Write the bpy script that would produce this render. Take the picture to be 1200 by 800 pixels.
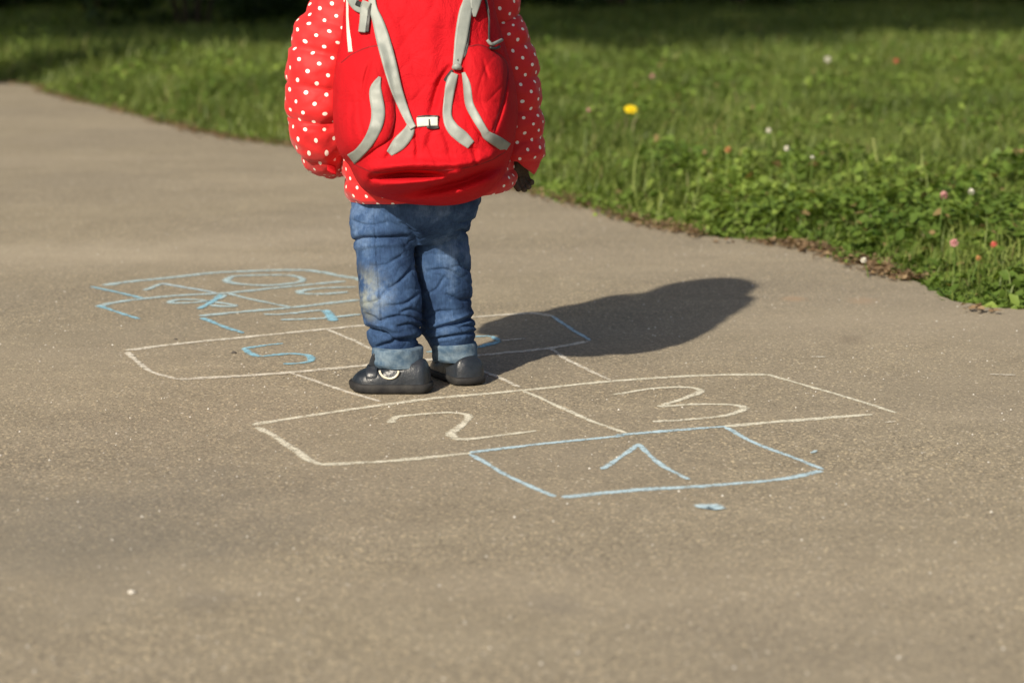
import bpy, bmesh, math, random
import numpy as np
from mathutils import Vector, noise as mn
from mathutils.bvhtree import BVHTree

random.seed(7); rng = np.random.default_rng(7)
S = bpy.context.scene
for o in list(bpy.data.objects): bpy.data.objects.remove(o)
COL = S.collection
R = math.radians

# ---------------------------------------------------------------- camera
CAM_H, PITCH, FPX = 0.97, R(9.93), 2800.0
cam_d = bpy.data.cameras.new('camera'); cam = bpy.data.objects.new('camera', cam_d); COL.objects.link(cam)
cam.location = (0, 0, CAM_H); cam.rotation_euler = (math.pi/2 - PITCH, 0, 0)
cam_d.sensor_width = 36; cam_d.lens = 84; cam_d.clip_start = 0.1; cam_d.clip_end = 900
cam_d.dof.use_dof = True; cam_d.dof.focus_distance = 5.0; cam_d.dof.aperture_fstop = 3.6
S.camera = cam
# ---------------------------------------------------------------- light
SUN_EL = R(32.4); SUN_H = (-0.48, -0.877)                  # horizontal direction towards the sun
w = bpy.data.worlds.new('World'); S.world = w; w.use_nodes = True
nt = w.node_tree; bg = nt.nodes['Background']
sky = nt.nodes.new('ShaderNodeTexSky'); sky.sky_type = 'NISHITA'; sky.sun_disc = False
sky.sun_elevation = SUN_EL; sky.sun_rotation = math.atan2(SUN_H[0], SUN_H[1]); sky.dust_density = 2.5; sky.ozone_density = 0.6
nt.links.new(sky.outputs[0], bg.inputs[0]); bg.inputs[1].default_value = 0.075
sd = bpy.data.lights.new('sun', 'SUN'); sun = bpy.data.objects.new('sun', sd); COL.objects.link(sun)
sd.energy = 5.0; sd.angle = R(1.0); sd.color = (1.0, 0.90, 0.74)
sv = Vector((SUN_H[0]*math.cos(SUN_EL), SUN_H[1]*math.cos(SUN_EL), math.sin(SUN_EL)))
sun.rotation_euler = sv.to_track_quat('Z', 'Y').to_euler(); sun.location = (-6, -8, 10)
S.view_settings.view_transform = 'Standard'; S.view_settings.look = 'None'
S.view_settings.exposure = 0.28; S.view_settings.gamma = 1.0

# ---------------------------------------------------------------- helpers
def ray(px, py):
    v = Vector(((px-600)/FPX, 1.0, -(py-400)/FPX))
    c, s = math.cos(PITCH), math.sin(PITCH)
    return Vector((v.x, v.y*c + v.z*s, -v.y*s + v.z*c))
def atz(px, py, z=0.0):
    r = ray(px, py); t = (z-CAM_H)/r.z
    return Vector((r.x*t, r.y*t, z))
def aty(px, py, Y):
    r = ray(px, py); t = Y/r.y
    return Vector((r.x*t, Y, CAM_H + r.z*t))
def topx(X, Y, Z):                                         # numpy arrays -> picture position
    c, s = math.cos(PITCH), math.sin(PITCH)
    dz = Z-CAM_H
    d = Y*c - dz*s; v = Y*s + dz*c
    return 600+FPX*X/d, 400-FPX*v/d
def crom(P, n):
    P = np.array(P, float); m = len(P)
    Q = np.vstack([2*P[0]-P[1], P, 2*P[-1]-P[-2]])
    out = []
    for t in np.linspace(0, m-1, n):
        i = min(int(t), m-2); f = t-i
        a, b, c, d = Q[i], Q[i+1], Q[i+2], Q[i+3]
        out.append(0.5*((2*b)+(-a+c)*f+(2*a-5*b+4*c-d)*f*f+(-a+3*b-3*c+d)*f**3))
    return np.array(out)
def nz(x, y, z, s, seed=0):
    return mn.noise(Vector((x*s+seed, y*s, z*s)))
def hashn(a, b, seed):
    v = np.sin(a*127.1+b*311.7+seed*74.7)*43758.5453
    return v-np.floor(v)
def vnoise(x, y, s, seed=0):
    x = x*s; y = y*s; i = np.floor(x); j = np.floor(y); f = x-i; g = y-j
    f = f*f*(3-2*f); g = g*g*(3-2*g)
    return (hashn(i, j, seed)*(1-f)+hashn(i+1, j, seed)*f)*(1-g)+(hashn(i, j+1, seed)*(1-f)+hashn(i+1, j+1, seed)*f)*g

def mesh_np(name, V, F, UV=None, smooth=True, attr=None):
    me = bpy.data.meshes.new(name)
    V = np.asarray(V, float)
    if isinstance(F, np.ndarray):
        n, k = F.shape
        me.vertices.add(len(V)); me.vertices.foreach_set('co', V.ravel())
        me.loops.add(n*k); me.loops.foreach_set('vertex_index', F.ravel().astype(np.int32))
        me.polygons.add(n); me.polygons.foreach_set('loop_start', np.arange(0, n*k, k, dtype=np.int32))
        me.update(calc_edges=True)
    else:
        me.from_pydata([tuple(v) for v in V], [], F)
    if UV is not None:
        ul = me.uv_layers.new(name='UVMap'); li = np.empty(len(me.loops), np.int32)
        me.loops.foreach_get('vertex_index', li); ul.data.foreach_set('uv', np.asarray(UV)[li].ravel().astype(np.float32))
    if attr is not None:
        a = me.attributes.new('tint', 'FLOAT', 'POINT'); a.data.foreach_set('value', np.asarray(attr, np.float32))
    if smooth: me.polygons.foreach_set('use_smooth', np.ones(len(me.polygons), bool))
    me.update(); return me
def obj(name, me, mat=None, parent=None):
    o = bpy.data.objects.new(name, me); COL.objects.link(o)
    if mat is not None: me.materials.append(mat)
    if parent: o.parent = parent
    return o
def rel(o, parent):                                         # parent while keeping world-built vertices
    o.parent = parent
    m = parent.matrix_world.copy() if parent.parent is None else parent.matrix_world.copy()
    o.matrix_parent_inverse = m.inverted()
    return o
def empty(name, loc):
    o = bpy.data.objects.new(name, None); COL.objects.link(o); o.location = loc; o.empty_display_size = .05
    return o
def tag(o, label=None, cat=None, group=None, kind=None):
    if label: o['label'] = label
    if cat: o['category'] = cat
    if group: o['group'] = group
    if kind: o['kind'] = kind
    return o
def child(name, V, F, mat, par, UV=None, smooth=True, attr=None):
    """world-space vertices -> child of the thing 'par' (or of a part whose origin is that thing's)"""
    root = par
    while root.parent: root = root.parent
    V = np.asarray(V, float)-np.array(root.location)
    o = obj(name, mesh_np(name, V, F, UV, smooth, attr), mat, par)
    return o
def bake(o):
    dg = bpy.context.evaluated_depsgraph_get(); ev = o.evaluated_get(dg)
    me = bpy.data.meshes.new_from_object(ev); o.modifiers.clear(); old = o.data; o.data = me
    bpy.data.meshes.remove(old); return o

# ---------------------------------------------------------------- materials
class M:
    def __init__(s, name, rough=.8, spec=.3):
        s.m = bpy.data.materials.new(name); s.m.use_nodes = True; s.t = s.m.node_tree
        s.b = s.t.nodes['Principled BSDF']; s.b.inputs['Roughness'].default_value = rough
        s.b.inputs['Specular IOR Level'].default_value = spec
    def n(s, typ, **kw):
        nd = s.t.nodes.new('ShaderNode'+typ)
        for k, v in kw.items():
            if k.startswith('i_'):
                nd.inputs[k[2:].replace('_', ' ')].default_value = v
            else: setattr(nd, k, v)
        return nd
    def l(s, a, b): s.t.links.new(a, b)
    def coord(s, which='Object'):
        return s.n('TexCoord').outputs[which]
    def noise(s, scale, detail=4, rough=.55, co=None, dist=0.):
        nd = s.n('TexNoise'); nd.inputs['Scale'].default_value = scale; nd.inputs['Detail'].default_value = detail
        nd.inputs['Roughness'].default_value = rough; nd.inputs['Distortion'].default_value = dist
        s.l(co or s.coord(), nd.inputs['Vector']); return nd.outputs['Fac']
    def ramp(s, fac, stops, interp='LINEAR'):
        r = s.n('ValToRGB'); e = r.color_ramp.elements; r.color_ramp.interpolation = interp
        while len(e) < len(stops): e.new(.5)
        for el, (p, c) in zip(e, stops):
            el.position = p; el.color = (*c, 1) if hasattr(c, '__len__') else (c, c, c, 1)
        s.l(fac, r.inputs[0]); return r.outputs[0]
    def math(s, op, a, b=None, c=None, clamp=False):
        nd = s.n('Math', operation=op); nd.use_clamp = clamp
        for i, x in enumerate((a, b, c)):
            if x is None: continue
            if isinstance(x, (int, float)): nd.inputs[i].default_value = x
            else: s.l(x, nd.inputs[i])
        return nd.outputs[0]
    def mix(s, fac, a, b, mode='MIX'):
        nd = s.n('Mix', data_type='RGBA', blend_type=mode)
        for k, x in ((0, fac), (6, a), (7, b)):
            if isinstance(x, (int, float)): nd.inputs[k].default_value = x
            elif isinstance(x, tuple): nd.inputs[k].default_value = (*x, 1)
            else: s.l(x, nd.inputs[k])
        return nd.outputs[2]
    def color(s, x):
        if isinstance(x, tuple): s.b.inputs['Base Color'].default_value = (*x, 1)
        else: s.l(x, s.b.inputs['Base Color'])
    def bump(s, h, strength=.3, dist=.002):
        b = s.n('Bump'); b.inputs['Strength'].default_value = strength; b.inputs['Distance'].default_value = dist
        s.l(h, b.inputs['Height']); s.l(b.outputs[0], s.b.inputs['Normal'])

def m_simple(name, c1, c2, scale=40, rough=.7, spec=.3, bump=.2, bd=.001):
    m = M(name, rough, spec); f = m.noise(scale, 5)
    m.color(m.ramp(f, [(.3, c1), (.7, c2)])); m.bump(m.noise(scale*6, 4), bump, bd); return m.m

# asphalt: dusty tan binder with small light and dark stone chips
def m_asphalt():
    m = M('asphalt', .9, .22); co = m.coord()
    big = m.noise(.9, 5, .6, co); mid = m.noise(5, 6, .65, co); fine = m.noise(320, 3, .6, co)
    base = m.ramp(mid, [(.25, (.254, .218, .158)), (.5, (.294, .253, .184)), (.75, (.330, .285, .209))])
    base = m.mix(m.ramp(big, [(.38, 0), (.62, .8)]), base, m.mix(.5, base, (.232, .202, .160)))
    def chips(scale, lo, hi):
        v = m.n('TexVoronoi'); v.inputs['Scale'].default_value = scale; m.l(co, v.inputs['Vector'])
        sep = m.n('SeparateColor'); m.l(v.outputs['Color'], sep.inputs[0]); return v, sep
    v, sep = chips(260, 0, 0)
    grain = m.ramp(sep.outputs[0], [(0, (.42,)*3), (.25, (.80,)*3), (.75, (1.08,)*3), (.92, (1.35, 1.31, 1.24)), (1, (2.5, 2.4, 2.15))])
    gpatch = m.ramp(m.noise(1.3, 3, .5, co), [(.35, .45), (.65, .9)])
    base = m.mix(gpatch, base, m.mix(1.0, base, grain, 'MULTIPLY'))
    for sc, thr, k in ((95, .76, .8), (38, .55, .85)):
        v2, s2 = chips(sc, 0, 0)
        rad = m.math('MULTIPLY', s2.outputs[1], .30 if sc > 50 else .14)
        inside = m.math('LESS_THAN', v2.outputs['Distance'], rad)
        base = m.mix(m.math('MULTIPLY', m.math('MULTIPLY', inside, m.math('GREATER_THAN', s2.outputs[0], thr)), k), base, (.58, .52, .42))
        base = m.mix(m.math('MULTIPLY', m.math('MULTIPLY', inside, m.math('LESS_THAN', s2.outputs[0], .12)), .7), base, (.08, .07, .055))
    # an old bluish oil-darkened stain at the left, a scrubbed pale band farther up the path, small stains on the right
    def blot(cx, cy, rx, ry, soft, nzs, amt, col):
        nonlocal base
        mp = m.n('Mapping'); mp.inputs['Location'].default_value = (-cx/rx, -cy/ry, 0); mp.inputs['Scale'].default_value = (1/rx, 1/ry, 1); m.l(co, mp.inputs[0])
        ln = m.n('VectorMath', operation='LENGTH'); m.l(mp.outputs[0], ln.inputs[0])
        d = m.math('ADD', ln.outputs['Value'], m.math('MULTIPLY', m.math('SUBTRACT', m.noise(nzs, 5, .65, co), .5), 1.6))
        base = m.mix(m.math('MULTIPLY', m.ramp(d, [(1-soft, 1), (1.0, 0)]), amt), base, m.mix(.6, base, col))
    P_ = atz(110, 620); blot(P_.x, P_.y, .42, .55, .8, 4, .75, (.150, .142, .125))
    P_ = atz(120, 298); blot(P_.x, P_.y, 1.0, .45, .95, 3, .6, (.50, .43, .33))
    P_ = atz(330, 278); blot(P_.x, P_.y, .6, .35, .95, 3, .4, (.50, .43, .33))
    for a, bb, s_, cc in ((996, 398, .05, (.12, .095, .07)), (930, 350, .04, (.40, .26, .16)), (1010, 352, .05, (.38, .26, .17)), (245, 703, .05, (.19, .17, .14)), (650, 708, .05, (.19, .17, .14))):
        P_ = atz(a, bb); blot(P_.x, P_.y, s_, s_*1.6, .7, 14, .7, cc)
    mp = m.n('Mapping'); mp.inputs['Scale'].default_value = (.35, 1.7, 1); m.l(co, mp.inputs[0])
    dust = m.ramp(m.noise(.8, 5, .6, mp.outputs[0], .4), [(.5, 0), (.75, .45)])
    base = m.mix(dust, base, (.40, .34, .255))
    m.color(base)
    h = m.math('ADD', m.math('MULTIPLY', fine, .5), m.math('MULTIPLY', v.outputs['Distance'], -.8))
    m.bump(h, .4, .0014); return m.m

def m_soil():
    m = M('soil', .95, .1); co = m.coord()
    c = m.ramp(m.noise(3, 6, .6, co), [(.3, (.035, .045, .016)), (.55, (.05, .062, .022)), (.75, (.075, .062, .035))])
    m.color(c); m.bump(m.noise(60, 5), .6, .01); return m.m

def m_leafy(name, lo, mid, hi, trans=.35, rough=.55, dry=None, patch=None):
    m = M(name, rough, .35)
    a = m.n('Attribute', attribute_name='tint')
    st = [(0, lo), (.5, mid), (.93 if dry else 1, hi)]
    if dry: st.append((.97, dry))
    c = m.ramp(a.outputs['Fac'], st)
    if patch:
        c = m.mix(m.ramp(m.noise(1.1, 4, .6), [(.4, 0), (.62, .7)]), c, m.mix(1.0, c, patch, 'MULTIPLY'))
    m.color(c)
    tr = m.n('BsdfTranslucent'); m.l(m.mix(1.0, c, (1.25, 1.2, .55), 'MULTIPLY'), tr.inputs[0])
    mx = m.n('MixShader'); mx.inputs[0].default_value = trans
    out = m.t.nodes['Material Output']
    m.l(m.b.outputs[0], mx.inputs[1]); m.l(tr.outputs[0], mx.inputs[2]); m.l(mx.outputs[0], out.inputs['Surface'])
    return m.m

def m_chalk(name, c1, c2, cover):
    """dry chalk: only the crests of the asphalt grain take it, so it breaks up into dots, most at the edges"""
    m = M(name, .95, .1); co = m.coord(); uv = m.coord('UV')
    m.color(m.ramp(m.noise(50, 3, .5, co), [(.35, c1), (.65, c2)]))
    sx = m.n('SeparateXYZ'); m.l(uv, sx.inputs[0])
    edge = m.math('ABSOLUTE', m.math('SUBTRACT', m.math('MULTIPLY', sx.outputs[0], 2), 1))
    e3 = m.math('POWER', edge, 3)
    gr = m.noise(190, 4, .75, co); pr = m.noise(40, 3, .6, co)
    f = m.math('ADD', m.math('MULTIPLY', gr, .8), m.math('MULTIPLY', pr, .5))
    f = m.math('SUBTRACT', f, m.math('MULTIPLY', e3, .24)); f = m.math('ADD', f, .02)
    al = m.ramp(f, [(cover, 0), (cover+.24, .90)])
    m.l(al, m.b.inputs['Alpha']); return m.m

def m_jacket():
    m = M('quilted_polka_dot_nylon', .62, .3); uv = m.coord('UV')
    sx = m.n('SeparateXYZ'); m.l(uv, sx.inputs[0])
    nzn = m.n('TexNoise'); nzn.inputs['Scale'].default_value = 18; m.l(uv, nzn.inputs['Vector'])
    sp = .034
    def cell(ox, oy):
        wob = m.math('MULTIPLY', m.math('SUBTRACT', nzn.outputs['Fac'], .5), .012)
        a = m.math('ADD', m.math('ADD', sx.outputs[0], ox*sp), wob); b = m.math('ADD', sx.outputs[1], oy*sp)
        fa = m.math('SUBTRACT', m.math('FRACT', m.math('DIVIDE', a, sp)), .5)
        fb = m.math('SUBTRACT', m.math('FRACT', m.math('DIVIDE', b, sp)), .5)
        d = m.math('SQRT', m.math('ADD', m.math('MULTIPLY', fa, fa), m.math('MULTIPLY', fb, fb)))
        return m.math('LESS_THAN', d, .100)
    dots = m.math('MAXIMUM', cell(0, 0), cell(.5, .5))
    c = m.ramp(m.noise(14, 4), [(.3, (.54, .014, .018)), (.7, (.62, .020, .022))])
    m.color(m.mix(dots, c, (.85, .80, .74)))
    m.bump(m.noise(55, 5, .6), .35, .004)
    m.b.inputs['Sheen Weight'].default_value = .1
    return m.m

def m_denim():
    m = M('worn_denim', .85, .15); co = m.coord()
    f = m.noise(9, 6, .65, co)
    c = m.ramp(f, [(.36, (.012, .028, .075)), (.54, (.038, .078, .170)), (.72, (.130, .205, .35))])
    st = m.n('Mapping'); st.inputs['Scale'].default_value = (1, 1, .12); m.l(co, st.inputs[0])
    c = m.mix(.35, c, m.mix(1.0, c, m.ramp(m.noise(330, 2, .5, st.outputs[0]), [(.3, .55), (.7, 1.5)]), 'MULTIPLY'))
    # dusty yellow-green smear on the outer calf
    g = m.n('VectorMath', operation='DISTANCE'); g.inputs[1].default_value = SMEAR
    m.l(co, g.inputs[0])
    k = m.math('MULTIPLY', m.ramp(g.outputs['Value'], [(.015, 1), (.075, 0)]), m.ramp(m.noise(30, 4, .6, co), [(.4, .0), (.65, .7)]))
    c = m.mix(m.math('MULTIPLY', k, .75), c, (.36, .37, .26))
    m.color(c); m.bump(m.noise(420, 2), .25, .0008)
    return m.m
SMEAR = (0, 0, 0)

MT = {}
MT['asphalt'] = m_asphalt(); MT['soil'] = m_soil()
MT['grass'] = m_leafy('grass_blades', (.068, .108, .022), (.140, .195, .042), (.27, .325, .085), .35, .5, (.26, .22, .10))
MT['clover'] = m_leafy('weed_leaves', (.065, .125, .020), (.145, .225, .040), (.30, .40, .085), .4, .5, (.30, .22, .10))
MT['bush'] = m_leafy('shrub_leaves', (.020, .040, .008), (.035, .065, .014), (.06, .10, .025), .25, .5)
MT['bark'] = m_simple('bark', (.05, .04, .03), (.10, .08, .06), 12, .9, .1, .8, .02)
MT['dry'] = m_leafy('dry_leaves', (.10, .065, .035), (.22, .145, .08), (.36, .26, .15), .2, .7)
MT['red'] = None
# ---------------------------------------------------------------- ground
EDGE_PX = [(0, 97), (60, 111), (120, 125), (200, 146), (260, 160), (340, 172), (430, 186), (540, 207), (640, 230), (700, 244), (760, 262), (830, 275), (900, 283), (960, 291), (1010, 308), (1060, 326), (1110, 347), (1150, 358), (1200, 362)]
E = [atz(x, y) for x, y in EDGE_PX]
edge = [(-40, 30), (-20, 23.5), (-10, 19.0), (-5.6, 16.6)]+[(p.x, p.y) for p in E]+[(1.7, 5.75), (2.6, 4.9), (3.6, 3.2), (4.2, 0), (4.6, -6), (4.8, -40)]
ed = crom(edge, 900)
ed2 = ed.copy()
for i, (x, y) in enumerate(ed):
    t = ed[min(i+1, 899)]-ed[max(i-1, 0)]; t = t/np.linalg.norm(t); nrm = np.array([-t[1], t[0]])
    ed2[i] += nrm*(.035*mn.noise(Vector((x*3, y*3, 0)))+.02*mn.noise(Vector((x*14, y*14, 3))))
EDX, EDY = ed2[:, 0], ed2[:, 1]
# distance to the path edge (positive on the grass side): polyline test in numpy
def edge_dist(x, y):
    out = np.empty(len(x)); 
    seg0 = ed2[:-1]; d = ed2[1:]-seg0; L2 = (d**2).sum(1)
    for a in range(0, len(x), 4000):
        px = x[a:a+4000, None]-seg0[None, :, 0]; py = y[a:a+4000, None]-seg0[None, :, 1]
        t = np.clip((px*d[:, 0]+py*d[:, 1])/L2, 0, 1)
        ex = px-t*d[:, 0]; ey = py-t*d[:, 1]; dd = ex*ex+ey*ey; k = dd.argmin(1); r = np.arange(len(k))
        side = d[k, 0]*ey[r, k]-d[k, 1]*ex[r, k]
        out[a:a+4000] = np.sqrt(dd[r, k])*np.sign(side)
    return out
# asphalt sheet
LEFT = [(-4.6, -40), (-4.7, -6), (-4.9, 0), (-5.3, 4), (-6.2, 8), (-8.8, 12), (-20, 17), (-40, 22)]
V = [(x, y, 0.0) for x, y in ed2]+[(x, y, 0.0) for x, y in LEFT]
n = len(ed2)
Vb = [(x, y, -.03) for x, y in ed2]
F = [tuple(range(n-1, -1, -1))[::1]+(n,)]
bm = bmesh.new(); vs = [bm.verts.new(v) for v in V]; f = bm.faces.new(vs); bmesh.ops.triangulate(bm, faces=[f])
lo = [bm.verts.new(v) for v in Vb]
for i in range(n-1): bm.faces.new((vs[i], vs[i+1], lo[i+1], lo[i]))
bmesh.ops.recalc_face_normals(bm, faces=bm.faces)
me = bpy.data.meshes.new('path'); bm.to_mesh(me); bm.free()
for p in me.polygons:
    pass
me.update()
path = obj('path', me, MT['asphalt']); tag(path, 'worn tan asphalt path with chalk drawings', kind='structure')
# base ground
me = mesh_np('ground', [(-400, -400, -.035), (400, -400, -.035), (400, 400, -.035), (-400, 400, -.035)], [(0, 1, 2, 3)])
tag(obj('ground', me, MT['soil']), 'dark soil under the grass', kind='structure')
def lawn_z(x, y, d):
    return np.clip(d, 0, 1.2)*.045+.05*(vnoise(x, y, .7, 3)-.5)*np.clip(d, 0, 1)+.012*(vnoise(x, y, 4, 5)-.3)*np.clip(d*5, 0, 1)-.012
gx, gy = np.meshgrid(np.linspace(-26, 26, 300), np.linspace(-6, 46, 300)); gx = gx.ravel(); gy = gy.ravel()
gd = edge_dist(gx, gy); gz = np.where(gd > -.3, lawn_z(gx, gy, gd), -.033); gz = np.where(gd < 0, -.02+np.clip(gd, -1, 0)*.05, gz)
idx = np.arange(90000).reshape(300, 300)
q = np.stack([idx[:-1, :-1], idx[:-1, 1:], idx[1:, 1:], idx[1:, :-1]], -1).reshape(-1, 4)
q = q[(gd[q] > -.6).any(1)]
tag(obj('grass_bank', mesh_np('grass_bank', np.stack([gx, gy, gz], 1), q), MT['soil']), 'earth of the lawn beside the path', kind='structure')

# ---------------------------------------------------------------- grass and ground cover
def scatter(n, x0, x1, y0, y1, dmin=0.0, fn=None):
    x = rng.uniform(x0, x1, n); y = rng.uniform(y0, y1, n); d = edge_dist(x, y)
    k = d > dmin
    x, y, d = x[k], y[k], d[k]
    if fn is not None:
        k = rng.random(len(x)) < fn(x, y, d); x, y, d = x[k], y[k], d[k]
    return x, y, d
def blades(x, y, d, hmin, hmax, w0, w1, hs=1.0):
    n = len(x); z = lawn_z(x, y, d)
    patch = vnoise(x, y, 1.3, 11)*.6+vnoise(x, y, 5, 12)*.4
    h = rng.uniform(hmin, hmax, n)*(.45+1.0*patch)*np.clip(.35+d*3, 0, 1)*hs
    a = rng.uniform(0, 2*np.pi, n); ln = rng.uniform(.25, 1.15, n)*h
    la = a+np.pi/2+rng.normal(0, .5, n)
    wd = rng.uniform(w0, w1, n)
    dx, dy = np.cos(a)*wd/2, np.sin(a)*wd/2; lx, ly = np.cos(la)*ln, np.sin(la)*ln
    V = np.empty((n, 5, 3))
    V[:, 0] = np.stack([x-dx, y-dy, z], 1); V[:, 1] = np.stack([x+dx, y+dy, z], 1)
    mx, my, mz = x+lx*.3, y+ly*.3, z+h*.6
    V[:, 2] = np.stack([mx+dx*.85, my+dy*.85, mz], 1); V[:, 3] = np.stack([mx-dx*.85, my-dy*.85, mz], 1)
    V[:, 4] = np.stack([x+lx, y+ly, z+h*(1-.35*(ln/h)**2)], 1)
    b = np.arange(n)[:, None]*5
    F = np.concatenate([b+np.array([[0, 1, 2]]), b+np.array([[0, 2, 3]]), b+np.array([[3, 2, 4]])])
    t = np.clip(.50*vnoise(x, y, 2.1, 21)+.25+rng.normal(0, .17, n), 0, .92)
    t = np.where(rng.random(n) < .03, 1.0, t)
    return V.reshape(-1, 3), F, np.repeat(t, 5)
def leaves(x, y, z, s, t, tilt=.55):
    """small pointed-oval folded leaves, 6 vertices and 4 triangles each"""
    n = len(x); a = rng.uniform(0, 2*np.pi, n)
    U = np.stack([np.cos(a), np.sin(a), rng.normal(0, tilt*.6, n)], 1)
    W = np.stack([-np.sin(a), np.cos(a), rng.normal(0, tilt, n)], 1)
    N = np.cross(U, W); N /= np.linalg.norm(N, axis=1)[:, None]
    P = np.stack([x, y, z], 1); sc = s[:, None]
    V = np.empty((n, 6, 3))
    V[:, 0] = P; V[:, 1] = P+U*.45*sc+W*.36*sc+N*.10*sc; V[:, 2] = P+U*sc-N*.08*sc
    V[:, 3] = P+U*.45*sc-W*.36*sc+N*.10*sc; V[:, 4] = P+U*.12*sc+W*.20*sc+N*.04*sc; V[:, 5] = P+U*.12*sc-W*.20*sc+N*.04*sc
    b = np.arange(n)[:, None]*6
    F = np.concatenate([b+np.array([[r]]).reshape(1, 3) for r in ([0, 2, 1], [0, 3, 2], [0, 1, 4], [0, 5, 3])])
    return V.reshape(-1, 3), F, np.repeat(t, 6)
def merge(parts):
    V = []; F = []; T = []; o = 0
    for v, f, t in parts: V.append(v); F.append(f+o); T.append(t); o += len(v)
    return np.concatenate(V), np.concatenate(F), np.concatenate(T)
G = []
wedge = lambda m: (lambda x, y, d: (np.abs(x) < .24*y+m).astype(float))
x, y, d = scatter(120000, -1, 4.2, 5.2, 9, .0, lambda x, y, d: (np.abs(x) < .24*y+.9)*(.35+.65*np.clip(d*1.5, 0, 1)))
G.append(blades(x, y, d, .04, .14, .0025, .0055))
x, y, d = scatter(15000, -4, 5, 6, 16, .15, lambda x, y, d: (np.abs(x) < .24*y+.9)*(vnoise(x, y, 1.9, 51) > .62)); G.append(blades(x, y, d, .12, .30, .003, .0055))
x, y, d = scatter(230000, -4.5, 4.5, 9, 14.5, .0, wedge(.9)); G.append(blades(x, y, d, .05, .15, .003, .0065))
x, y, d = scatter(190000, -8, 8, 14.5, 28, .0, wedge(1.2)); G.append(blades(x, y, d, .06, .17, .006, .011))
x, y, d = scatter(40000, -14, 14, 1, 34, .0, lambda x, y, d: (np.abs(x) > .24*y+.8).astype(float)); G.append(blades(x, y, d, .06, .15, .010, .016))
x = rng.uniform(-14, -4.6, 60000); y = rng.uniform(-8, 13, 60000); lx_ = np.interp(y, [a[1] for a in LEFT], [a[0] for a in LEFT]); k = x < lx_; G.append(blades(x[k], y[k], np.minimum(.4, lx_[k]-x[k]), .05, .14, .009, .015)); G[-1][0][:, 2] -= .03
v, f, t = merge(G); GR = obj('grass', mesh_np('grass', v, f, None, True, t), MT['grass'])
tag(GR, 'green uncut grass growing beside the path', 'grass', kind='stuff')
G = []
def herb(n, x0, x1, y0, y1, dens, s0, s1, hmax):
    x, y, d = scatter(n, x0, x1, y0, y1, -.02, dens)
    p = vnoise(x, y, 3.5, 31)*.55+vnoise(x, y, 9, 32)*.45
    hh = hmax*np.clip(.15+d*2.2, 0, 1)*np.clip(2.2*p-.55, .12, 1.5)
    z = lawn_z(x, y, np.maximum(d, 0))+hh*rng.random(len(x))**.6
    t = np.clip(.4*vnoise(x, y, 6, 33)+.35*vnoise(x, y, 1.5, 34)+.12+rng.normal(0, .14, len(x)), 0, .92)
    t = np.where(rng.random(len(x)) < .02, 1.0, t)
    G.append(leaves(x, y, z, rng.uniform(s0, s1, len(x)), t))
nearedge = lambda x, y, d: (np.abs(x) < .24*y+.9)*np.clip(1.25-d*.45, .25, 1)*(vnoise(x, y, 2.2, 35) > .22)
herb(90000, -.6, 4.0, 5.2, 9, nearedge, .015, .040, .13)
herb(60000, -4.5, 4.5, 9, 14.5, lambda x, y, d: (np.abs(x) < .24*y+.9)*(vnoise(x, y, 1.6, 36) > .38), .016, .038, .15)
herb(45000, -8, 8, 14.5, 27, lambda x, y, d: (np.abs(x) < .24*y+.9)*(vnoise(x, y, 1.0, 37) > .5), .025, .05, .14)
k = rng.integers(300, 840, 5200); x = ed2[k, 0]+rng.normal(0, .03, 5200); y = ed2[k, 1]+rng.normal(-.01, .035, 5200); kk = (vnoise(x, y, 4.5, 61) > .55) & (np.abs(x) < .24*y+1) & (y > 4.5); x, y = x[kk], y[kk]
G.append(leaves(x, y, .004+rng.random(len(x))*.022, rng.uniform(.007, .018, len(x)), np.clip(rng.normal(.45, .2, len(x)), 0, .92)))
v, f, t = merge(G)
tag(obj('clover_cover', mesh_np('clover_cover', v, f, None, True, t), MT['clover']), 'low leafy clover and weeds spilling over the asphalt edge', 'ground cover', kind='stuff')
# fallen dry leaf litter along the edge
k = rng.integers(40, 860, 9000); x = ed2[k, 0]+rng.normal(0, .035, 9000); y = ed2[k, 1]+rng.normal(0, .05, 9000)
kk = (np.abs(x) < .24*y+1.2) & (y > 4) & (vnoise(x, y, 2.7, 41) > .24); x, y = x[kk], y[kk]
v, f, t = leaves(x, y, np.full(len(x), .004)+rng.random(len(x))*.012, rng.uniform(.008, .026, len(x)), rng.random(len(x)), .25)
tag(obj('leaf_litter', mesh_np('leaf_litter', v, f, None, True, t), MT['dry']), 'brown dry leaf litter along the asphalt edge', 'leaf litter', kind='stuff')

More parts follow.
